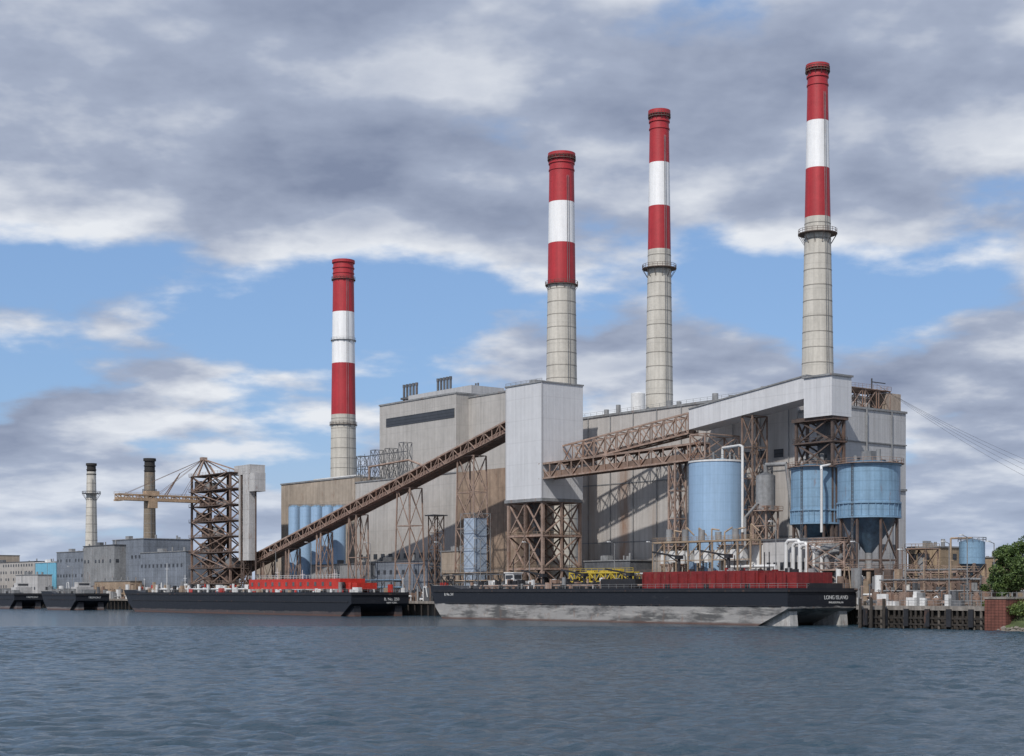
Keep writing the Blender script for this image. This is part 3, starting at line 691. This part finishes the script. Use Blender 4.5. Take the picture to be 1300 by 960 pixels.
bl.box(ra-18,ra-4,5,16,9,11.6); bl.box(ra-60,ra-24,6,15,9,10.5)
pp=o.part('deck_pipes',RUSTLT)
for k in range(5): pp.tube((s0+18,6+k*1.6,9.9),(ra-2,6+k*1.6,9.9),.22,8)
for i in range(22): a=s0+18+i*(ra-s0-20)/22; pp.box(a,a+.3,5.4,13.4,9,9.6)
mc=o.part('deck_machinery',GREYM); md=o.part('dark_deck_machinery',BLACKH); mw=o.part('white_deck_fittings',WHITE); mr_=o.part('red_deck_fittings',REDB)
for i in range(160):
    a=U(s0+12,ra-1) if i<130 else U(ra,rc-2); b=U(5,16.5); zz_=9 if i<130 else 12.7
    q_=random.choice((mc,md,md,mw,pp) if i<130 else (md,mc,rh)); h=U(.6,3.0) if i<130 else U(.8,1.5)
    if R()<.5: q_.box(a,a+U(.5,2.0),b,b+U(.5,1.5),zz_,zz_+h)
    else: q_.cyl(a,b,zz_,zz_+h*1.1,U(.2,.6),None,10)
for i in range(7): a=U(ra,rc); md.beam((a,9,12.7),(a,9,13.2+U(1.5,5)),.18)
bx=S(552,4); mr_.box(bx,bx+3,6,7,9.6,11); md.trestle(bx+2,bx+5,5,8,9,13,1,.2,.14)
cr=o.part('deck_cranes',BLACKH)
for px in (690,742,800,862,925):
    a=S(px,10); zz_=9 if px<816 else 13.3; cr.cyl(a,10,zz_,zz_+4,.5,.4,12); cr.beam((a,10,zz_+4),(a-9,9,zz_+5.4),.45); cr.beam((a,10,zz_+2.5),(a-4,9.5,zz_+4.6),.25); cr.box(a-.8,a+.8,9.2,10.8,zz_+3.4,zz_+4.4)
e=o.done(); text(e,'LONG ISLAND',o.an,s1+.05,17.2,6.3,1.35,WHITE); text(e,'PHILADELPHIA, PA',o.an,s1+.05,17.2,5.3,.65,WHITE)
text(e,'B. No. 241',o.an,s0+10,-.03,7.0,1.1,WHITE,'side')
o,s0,s1=barge('tank_barge',157,446,23,8.0,HULL2,prow=14)
rh=o.part('red_deckhouse',REDB); ra=S(316,5); rb=S(432,5); rh.box(ra,rb,5,15,9.2,12.7); rh.box(rb+.01,rb+9,6,14,9,11.2)
wr=o.part('white_trim',WHITE); wr.rail((ra,4.8,12.7),(rb,4.8,12.7),step=2.2,w=.09,h=1.3); wr.box(ra-1,rb+1,4.6,15.4,8.9,9.1)
for i in range(12): a=ra+2+i*(rb-ra-4)/12; o.part('openings',GREYD).box(a,a+1.4,4.9,4.997,10.2,11.6)
lgs=o.part('deck_supports',GREYD)
for i in range(14): a=ra+(rb-ra)*i/14; lgs.beam((a,5.2,8),(a,5.2,8.9),.4)
mc=o.part('deck_machinery',GREYM); md=o.part('dark_deck_machinery',BLACKH); mw=o.part('white_deck_fittings',WHITE); mt=o.part('tan_fittings',YBR); mr2=o.part('red_fittings',REDB)
for i in range(210):
    a=U(s0+6,s1-2); b=U(2,20); q_=random.choice((mc,md,mw,mw,mt,mr2)); h=U(.8,3.2)
    if ra-1<a<rb+1: b=U(2,3.5); h*=.4
    if R()<.5: q_.box(a,a+U(.6,4),b,b+U(.5,1.5),8,8+h)
    else: q_.cyl(a,b,8,8+h*1.1,U(.25,.8),None,10)
for k in range(4): mw.tube((s0+14,5+k*2,9.2),(ra-3,5+k*2,9.2),.3,8)
for px,h in ((212,12),(235,7),(352,9),(384,8),(425,8)):
    a=S(px,9); mw.tube((a,9,8),(a,9,8+h),.2,8,.1); mw.beam((a-1.5,9,8+h*.8),(a+1.5,9,8+h*.8),.12)
e=o.done(); text(e,'B. No. 250',o.an,s1+.05,16,5.2,1.4,WHITE); text(e,'NEW YORK',o.an,s1+.05,16,4.2,.8,WHITE)
for pxl,pxc in ((-60,18),(52,96)):
    o,s0,s1=barge('grey_work_barge',pxl,pxc,16,7.5,HULLG,v0=2,prow=10)
    q_=o.part('bridge_house',SIDW); q_.box(s1-15,s1-8,6,14,7.5,10.5); q_.box(s1-13.5,s1-9.5,7,13,10.5,12.6); o.part('bridge_windows',DARKW).box(s1-9.49,s1-9.4,7.5,12.5,11.3,12.1)
    g=o.part('deck_gear',GREYM)
    for i in range(24): a=U(s0+4,s1-3); g.box(a,a+U(1,4),U(4,6),U(7,13),7.5,7.5+U(.5,2.5))
    o.part('mast',GREYM).tube((s1-11,10,12.6),(s1-11,10,19),.2,8,.1)
    e=o.done(); text(e,'TREMONT',o.an,s1+.05,11,5.2,1.3,WHITE)
tb=S(650,26); o=Obj('tugboat',tb,26.0,0)
W0=o.part('hull',HULL2); v0=24.9
def tug():
    L0=tb-11;L1=tb+11; secs=[]
    for i in range(13):
        t=i/12; a=L0+(L1-L0)*t; sh=3.0+1.4*(1-t)**2
        w=max(.15,3.0*(1-(1-min(1,t*2.2))**2)) if t<.5 else 3.0-.6*((t-.5)*2)**2
        secs.append([(a,v0+3-w,sh),(a,v0+3-w*.7,-.8),(a,v0+3+w*.7,-.8),(a,v0+3+w,sh)])
    vs=[p for s_ in secs for p in s_]; fs=[]
    for i in range(12):
        for j in range(3): fs.append((i*4+j,(i+1)*4+j,(i+1)*4+j+1,i*4+j+1))
        fs.append((i*4+3,(i+1)*4+3,(i+1)*4,i*4))
    fs+= [(0,1,2,3),(51,50,49,48)]
    W0.add(vs,fs)
tug()
p=o.part('superstructure',WHITE); p.box(tb-5,tb+5,v0+1.2,v0+5.2,3.2,6.4); p.box(tb-4,tb+1,v0+1.6,v0+4.8,6.4,10.5); p.box(tb-4,tb+.2,v0+1.5,v0+4.9,10.5,14.0); p.box(tb-4.4,tb+.6,v0+1.2,v0+5.2,14.0,14.3)
p=o.part('wheelhouse_windows',DARKW); p.box(tb-3.7,tb-.1,v0+1.4,v0+1.497,12.2,13.4); p.box(tb+.203,tb+.3,v0+1.8,v0+4.6,12.2,13.4)
p=o.part('mast_and_funnel',BLACKH); p.cyl(tb+3,v0+3.2,6.4,11,.8,.7,14); p.tube((tb-2,v0+3.2,14.3),(tb-2,v0+3.2,18.5),.14,8); p.beam((tb-3,v0+3.2,17),(tb-1,v0+3.2,17),.12)
o.done()

# ---------------------------------------------------------------- land, quay
def plain(name,part_m,polys):
    me=bpy.data.meshes.new(name); V=[];Fc=[]
    for pl in polys: o_=len(V); V+=[W(*p) for p in pl]; Fc.append(tuple(range(o_,o_+len(pl))))
    me.from_pydata(V,[],Fc); me.materials.append(part_m); ob=bpy.data.objects.new(name,me); sc.collection.objects.link(ob); return ob
GRND=mat('yard_gravel',(0.15,0.14,0.125),0.95,0.35,scale=0.05)
FAR=9000; QE=33.5
plain('ground',GRND,[[(-FAR,33,GZ),(0,33,GZ),(0,FAR,GZ),(-FAR,FAR,GZ)],[(0,2,GZ),(QE,2,GZ),(QE,FAR,GZ),(0,FAR,GZ)],[(QE,9,GZ),(FAR,9,GZ),(FAR,FAR,GZ),(QE,FAR,GZ)]])
o=Obj('timber_quay',-60,33,0)
k=o.part('concrete_deck',CONQ); k.box(-900,-0.31,28,32.99,GZ-.9,GZ-.02)
k.box(-900,-.31,33.0,33.4,-3,GZ-.02)
pl=o.part('piles',TIMB)
a=-700
while a<-1: pl.cyl(a,28.6,-3,GZ-.9,.3,None,8); a+=4
o.done()
o=Obj('timber_pier',16,2,0)
k=o.part('deck_edge',CONQ); k.box(-.3,QE,1.2,2.2,GZ-.9,GZ+.03)
k=o.part('bulkhead',TIMB); k.box(0,QE,2.2,3,-3,GZ-.05); k.box(-.3,-.01,2.2,33,-3,GZ-.05)
pl=o.part('piles',TIMB); pc=o.part('weathered_piles',mat('grey_pile',(0.16,0.14,0.12),.9,.4,.4))
a=.4
while a<QE:
    (pl if R()<.7 else pc).cyl(a,1.5,-3,GZ-.9 if R()<.7 else GZ+1,.3,None,9); a+=U(1.2,1.9)
pl.box(0,QE,1.1,1.3,2.2,2.6); pl.box(0,QE,1.1,1.3,.9,1.25)
gr=o.part('pier_rail',GREYM); gr.rail((0,2.3,GZ+.03),(QE,2.3,GZ+.03),step=2.2,h=1.2,w=.08)
for i in range(6): o.part('dock_fenders',BLACKH).box(2+i*5.6,3.2+i*5.6,.75,1.09,.6,4.4)
for px in (1098,1112,1128): 
    a=S(px,1); o.part('mooring_dolphins',TIMB).cyl(a,-.6,-3,GZ+1.6,.35,None,10)
o.done()
o=Obj('brick_retaining_wall',QE+3,2,0)
o.part('wall',BRICK).box(QE,QE+5.2,1.6,9,-2,GZ+1.6); o.part('coping',CONQ).box(QE-.15,QE+5.35,1.45,9.1,GZ+1.6,GZ+1.95); o.done()
GRASS=mat('bank_grass',(0.075,0.10,0.035),0.95,0.45,scale=0.4,bump=.8)
me=bpy.data.meshes.new('grass_bank'); V=[];Fc=[]; nx,ny=110,16
for i in range(nx):
    for j in range(ny):
        a=QE+5.2+i*.9; t=j/(ny-1); b=-.5+t*11; z=-0.8+ (GZ+.9)*t**.7+.25*math.sin(a*1.3+j)+U(-.18,.18)
        if j==ny-1: z=GZ+.06
        V.append(W(a,b,z))
for i in range(nx-1):
    for j in range(ny-1): Fc.append((i*ny+j,(i+1)*ny+j,(i+1)*ny+j+1,i*ny+j+1))
me.from_pydata(V,[],Fc); me.materials.append(GRASS); ob=bpy.data.objects.new('grass_bank',me); sc.collection.objects.link(ob)
o=Obj('riprap_rocks',QE+20,0,0); p=o.part('stones',mat('riprap_stone',(0.20,0.175,0.15),.9,.4,scale=.6))
for i in range(420):
    a=U(QE+4.5,QE+60);b=U(-1.4,.8);r_=U(.25,.6);z=(b+1.6)*.4-.3
    vs=[]
    for k_ in range(6): t=k_*math.pi/3; vs.append((a+r_*math.cos(t)*U(.7,1.1),b+r_*math.sin(t)*U(.7,1.1),z))
    vs+=[(a+r_*.5*math.cos(t+U(-.3,.3)),b+r_*.5*math.sin(t),z+r_*U(.5,.9)) for t in (0,1.57,3.14,4.71)]
    p.add(vs,[(6,7,8,9),(0,1,7,6),(1,2,7),(2,3,8,7),(3,4,8),(4,5,9,8),(5,0,6,9)])
o.done()
o=Obj('chain_link_fence',QE+20,9.5,0); p=o.part('posts_and_rails',GREYM)
a=QE-12
while a<QE+60: p.beam((a,10,GZ),(a,10,GZ+3),.12); a+=2.6
for z in (.2,1.1,2,2.9): p.beam((QE-12,10,GZ+z),(QE+60,10,GZ+z),.06)
o.done()

# ---------------------------------------------------------------- trees
def leafmat(name,c0,c1):
    m=bpy.data.materials.new(name); m.use_nodes=True; nt=m.node_tree;N=nt.nodes;L=nt.links;b=N['Principled BSDF']; b.inputs['Roughness'].default_value=.6
    tc=N.new('ShaderNodeTexCoord'); n=N.new('ShaderNodeTexNoise'); n.inputs['Scale'].default_value=.9; n.inputs['Detail'].default_value=6; L.new(tc.outputs['Object'],n.inputs[0])
    r=N.new('ShaderNodeValToRGB'); r.color_ramp.elements[0].position=.35; r.color_ramp.elements[0].color=(*c0,1); r.color_ramp.elements[1].position=.65; r.color_ramp.elements[1].color=(*c1,1)
    L.new(n.outputs['Fac'],r.inputs[0]); L.new(r.outputs[0],b.inputs['Base Color']); return m
LEAF=leafmat('tree_leaves',(0.03,0.065,0.015),(0.10,0.15,0.035)); LEAF2=leafmat('bush_leaves',(0.04,0.07,0.015),(0.13,0.18,0.04))
def leaves(p,cx_,cy_,cz_,rx,ry,rz,n,sz):
    for i in range(n):
        while True:
            x,y,z=U(-1,1),U(-1,1),U(-1,1); d_=x*x+y*y+z*z
            if d_<1 and R()<d_+.25: break
        c=Vector((cx_+x*rx,cy_+y*ry,cz_+z*rz)); u=Vector((U(-1,1),U(-1,1),U(-1,1))).normalized(); w=u.cross(Vector((U(-1,1),U(-1,1),U(-1,1)))).normalized()
        s_=sz*U(.6,1.3); p.add([c-u*s_,c+w*s_*.5,c+u*s_,c-w*s_*.5],[(0,1,2,3)])
def tree(a,b,h,r,name='deciduous_tree',zb=GZ,nl=26,dens=260):
    o=Obj(name,a,b,0); t=o.part('trunk',BARK); lf=o.part('foliage',LEAF)
    t.tube((a,b,zb-.5),(a+.2,b,zb+h*.45),h*.03,10,h*.02)
    for i in range(nl):
        th=U(0,6.28); rr=r*math.sqrt(R())*.85; hh=h*U(.25,.9); k=1-((hh/h-.55)/.5)**2*.7; x=a+rr*math.cos(th)*k;y=b+rr*math.sin(th)*k
        t.tube((a+.1,b,zb+h*U(.2,.45)),(x,y,zb+hh),h*.009,5,.04,False)
        q_=U(.16,.30)*r*1.3; leaves(lf,x,y,zb+hh,q_,q_,q_*.7,dens,.26)
    o.done()
tree(S(1287,14),14,14.5,5.6,nl=44,dens=330)
tree(S(1318,14),14,17,6.5)
tree(S(1264,26),26,9,3.2,nl=20)
for px,v,h in ((1330,30,14),(1400,25,15),(1470,20,13)): tree(S(px,v),v,h,5.5,nl=20,dens=150)
for px,v,r_ in ((1262,5,1.6),(1275,6,2.4),(1292,4,2.2),(1256,8,1.3),(1300,7,2.6),(1284,8,2.2),(1270,4,1.4)):
    a=S(px,v); o=Obj('bush',a,v,0); lf=o.part('foliage',LEAF2); o.part('stems',BARK).tube((a,v,1.5),(a,v,4.5),.12,6)
    for i in range(7): leaves(lf,a+U(-r_,r_)*.7,v+U(-r_,r_)*.6,3.4+v*.15+U(0,1.6),r_*.6,r_*.6,r_*.5,150,.22)
    o.done()
o=Obj('distant_tree_line',0,300,0); lf=o.part('foliage',LEAF)
for rng,v in (((1150,1420),160),((-60,360),150),((-260,-60),140)):
    px=rng[0]
    while px<rng[1]:
        a=S(px,v); rr=U(3.5,7); leaves(lf,a,v,GZ+rr*.7,rr*1.2,rr,rr*.9,130,.9); px+=U(4,8)
o.done()
for px0,px1,v,yt,m in ((1196,1216,110,712,SIDW),(1245,1275,120,708,BRICKT),(236,262,110,716,SIDING),(325,358,90,700,TAN),(1275,1330,140,715,SIDING),(-60,-10,120,705,TAN)):
    shed(px0,px1,v,yt,20,m,GREYM,'distant_warehouse',rows=3)

# ---------------------------------------------------------------- power lines
o=Obj('overhead_power_lines',0,80,0); p=o.part('conductors',CABLE)
for i in range(4):
    A_=Vector((sR-5,vb-8+i*1.5,zB+9-i*.6)); B_=Vector((sR+95,vb+20+i*6,13+i*3))
    prev=A_
    for k_ in range(1,25):
        t=k_/24; c=A_.lerp(B_,t); c.z-=6*4*t*(1-t); p.tube(prev,c,.032,5,caps=False); prev=c
p.beam((sR-5,vb-9,zB),(sR-5,vb-9,zB+10),.3); p.beam((sR-5,vb-9,zB+9),(sR-5,vb-3,zB+9),.25)
for i in range(4): B_=(sR+95,vb+20+i*6,13+i*3); p.beam((B_[0],B_[1],GZ),B_,.4)
o.done()

# ---------------------------------------------------------------- water: displaced chop close in, plain beyond
m=bpy.data.materials.new('river_water'); m.use_nodes=True; nt=m.node_tree;N=nt.nodes;L=nt.links;b=N['Principled BSDF']
b.inputs['Base Color'].default_value=(0.026,0.052,0.074,1); b.inputs['Roughness'].default_value=.12; b.inputs['IOR'].default_value=1.33
tc=N.new('ShaderNodeTexCoord')
def wn(sc_,rot,st,det=5):
    mp=N.new('ShaderNodeMapping'); mp.inputs['Scale'].default_value=st; mp.inputs['Rotation'].default_value=(0,0,rot); L.new(tc.outputs['Object'],mp.inputs[0])
    n=N.new('ShaderNodeTexNoise'); n.inputs['Scale'].default_value=sc_; n.inputs['Detail'].default_value=det; n.inputs['Roughness'].default_value=.6; n.inputs['Distortion'].default_value=.4; L.new(mp.outputs[0],n.inputs[0]); return n.outputs['Fac']
bp=N.new('ShaderNodeBump'); bp.inputs['Strength'].default_value=.9; bp.inputs['Distance'].default_value=.35; L.new(wn(1.6,.2,(.7,1,1),6),bp.inputs['Height']); L.new(bp.outputs[0],b.inputs['Normal'])
rng=np.random.RandomState(4)
X0,X1,Y0,Y1=-200.,200.,48.,372.; dx,dy=.5,.42
xs=np.arange(X0,X1+.01,dx); ys=np.arange(Y0,Y1+.01,dy); X1=xs[-1]; Y1=ys[-1]
gx,gy=np.meshgrid(xs,ys); gz=np.zeros_like(gx)
gust=.8+.3*np.sin(gx*.021+gy*.013+1)*np.sin(gy*.03-gx*.008)
for i in range(48):
    lam=1.4*(4.6/1.4)**rng.rand(); th=rng.normal(1.2,.6); kx,ky=2*np.pi/lam*np.cos(th),2*np.pi/lam*np.sin(th)
    ph=kx*gx+ky*gy+rng.rand()*6.28+.8*np.sin(gx*.13+i)+.8*np.sin(gy*.11+i*2)
    gz+=lam*.0068*(np.sin(ph)+.25*np.sin(2*ph+1))
gz*=gust
fade=np.clip(np.minimum(np.minimum(gx-X0,X1-gx),np.minimum(gy-Y0,Y1-gy))/12,0,1); gz*=fade
nxg,nyg=len(xs),len(ys); co=np.stack([gx.ravel(),gy.ravel(),gz.ravel()],1)
idx=np.arange(nxg*nyg).reshape(nyg,nxg); quads=np.stack([idx[:-1,:-1].ravel(),idx[:-1,1:].ravel(),idx[1:,1:].ravel(),idx[1:,:-1].ravel()],1)
ext=np.array([(-9000,-3000,0),(9000,-3000,0),(9000,9000,0),(-9000,9000,0)],float); n0=len(co)
c00,c10,c11,c01=idx[0,0],idx[0,-1],idx[-1,-1],idx[-1,0]
co=np.vstack([co,ext]); quads=np.vstack([quads,[[n0,n0+1,c10,c00],[n0+1,n0+2,c11,c10],[n0+2,n0+3,c01,c11],[n0+3,n0,c00,c01]]])
me=bpy.data.meshes.new('water'); me.vertices.add(len(co)); me.vertices.foreach_set('co',co.ravel())
me.loops.add(quads.size); me.loops.foreach_set('vertex_index',quads.ravel().astype(np.int32)); me.polygons.add(len(quads)); me.polygons.foreach_set('loop_start',np.arange(0,quads.size,4,dtype=np.int32))
me.update(calc_edges=True); sm_=np.ones(len(quads),bool); sm_[-4:]=False; me.polygons.foreach_set('use_smooth',sm_)
me.materials.append(m); ob=bpy.data.objects.new('water',me); sc.collection.objects.link(ob)

# ---------------------------------------------------------------- sky
w=bpy.data.worlds.new("World"); sc.world=w; w.use_nodes=True; nt=w.node_tree;N=nt.nodes;L=nt.links
bg=N['Background']; bg.inputs['Strength'].default_value=0.1
sky=N.new('ShaderNodeTexSky'); sky.sky_type='NISHITA'; sky.sun_disc=False; sky.sun_elevation=math.radians(46); sky.sun_rotation=math.radians(205); sky.dust_density=.6; sky.ozone_density=2.5
tc=N.new('ShaderNodeTexCoord'); sp=N.new('ShaderNodeSeparateXYZ'); L.new(tc.outputs['Generated'],sp.inputs[0])
def mth(op,a,b_=0.0,clamp=False):
    q_=N.new('ShaderNodeMath'); q_.operation=op; q_.use_clamp=clamp
    for i,t in enumerate((a,b_)):
        if isinstance(t,(int,float)): q_.inputs[i].default_value=t
        else: L.new(t,q_.inputs[i])
    return q_.outputs[0]
def mr(x,a,b_,c,d,sm=False):
    r_=N.new('ShaderNodeMapRange'); r_.interpolation_type='SMOOTHSTEP' if sm else 'LINEAR'
    for i,q_ in enumerate((a,b_,c,d)): r_.inputs[i+1].default_value=q_
    L.new(x,r_.inputs[0]); return r_.outputs[0]
def mixc(f,a,b_,blend='MIX'):
    q_=N.new('ShaderNodeMix'); q_.data_type='RGBA'; q_.blend_type=blend; q_.clamp_result=False
    if isinstance(f,(int,float)): q_.inputs[0].default_value=f
    else: L.new(f,q_.inputs[0])
    for i,t in ((6,a),(7,b_)):
        if isinstance(t,tuple): q_.inputs[i].default_value=(*t,1)
        else: L.new(t,q_.inputs[i])
    return q_.outputs[2]
zc2=mth('ADD',mth('MAXIMUM',sp.outputs[2],0.0),0.22)
X=mth('DIVIDE',sp.outputs[0],zc2); Y=mth('DIVIDE',sp.outputs[1],zc2)
cb=N.new('ShaderNodeCombineXYZ'); L.new(X,cb.inputs[0]); L.new(Y,cb.inputs[1])
def cn(scale,off,det=12,rg=.52,dist=.0):
    mp=N.new('ShaderNodeMapping'); mp.inputs['Location'].default_value=off; L.new(cb.outputs[0],mp.inputs[0])
    n=N.new('ShaderNodeTexNoise'); n.inputs['Scale'].default_value=scale; n.inputs['Detail'].default_value=det; n.inputs['Roughness'].default_value=rg; n.inputs['Distortion'].default_value=dist; L.new(mp.outputs[0],n.inputs[0]); return n.outputs['Fac']
SX,SY=5.3,2.2
n1=cn(2.1,(SX,SY,0)); n2=cn(2.1,(SX+.02,SY+.10,0),6); big=cn(.8,(SX*2,4.1,3),3,.5); fine=cn(8.0,(1,2,5),8,.6); sh=cn(1.1,(9,7,2),5,.5)
rp=N.new('ShaderNodeFloatCurve'); cuv=rp.mapping.curves[0]
pts=[(0,.60),(.07,.60),(.125,.585),(.16,.515),(.19,.515),(.235,.64),(.3,.68),(.38,.66),(1,.52)]
cuv.points[0].location=pts[0]; cuv.points[1].location=pts[-1]
for p_ in pts[1:-1]: cuv.points.new(*p_)
rp.mapping.update(); L.new(sp.outputs[2],rp.inputs['Value'])
dens=mth('ADD',mth('ADD',n1,mth('MULTIPLY',mth('SUBTRACT',big,.5),.5)),mth('SUBTRACT',rp.outputs[0],.5))
dens=mth('ADD',dens,mth('MULTIPLY',mth('SUBTRACT',fine,.5),.07))
mask=mr(dens,.46,.57,0,1,True)
lit=mr(mth('SUBTRACT',n1,n2),-.10,.10,-.38,.38)
thick=mr(dens,.50,.80,0.78,0.22)
br=mth('ADD',mth('ADD',thick,lit),mth('MULTIPLY',mth('SUBTRACT',fine,.5),.30))
br=mth('ADD',br,mr(sh,.35,.65,-.20,.22),True)
cr_=N.new('ShaderNodeValToRGB'); E=cr_.color_ramp.elements
E[0].position=0; E[0].color=(.215,.26,.375,1); E[1].position=1; E[1].color=(.80,.83,.88,1)
x_=E.new(.5); x_.color=(.37,.425,.55,1)
L.new(br,cr_.inputs[0])
cl=mixc(1,cr_.outputs[0],(10,10,10),'MULTIPLY')
skyc=mixc(.55,mixc(1,sky.outputs[0],(.95,1.0,1.10),'MULTIPLY'),(2.5,4.3,7.5))
out=mixc(mask,skyc,cl)
out=mixc(mr(sp.outputs[2],0,.11,.6,0),out,(4.7,5.6,7.2))
L.new(out,bg.inputs['Color'])
sl=bpy.data.lights.new('sun','SUN'); sl.energy=3.4; sl.angle=math.radians(1.2); sl.color=(1,.955,.90)
so=bpy.data.objects.new('sun',sl); sc.collection.objects.link(so); so.rotation_euler=(math.radians(44),0,math.radians(-25))
cam=bpy.data.cameras.new('camera'); co_=bpy.data.objects.new('camera',cam); sc.collection.objects.link(co_); sc.camera=co_
cam.sensor_width=36; cam.lens=F/1300*36; cam.shift_y=(YH-480)/1300; cam.clip_end=30000; cam.clip_start=1
co_.location=(0,0,HC); co_.rotation_euler=(math.radians(90),0,0)
sc.view_settings.view_transform='Standard'; sc.view_settings.look='None'; sc.view_settings.exposure=0
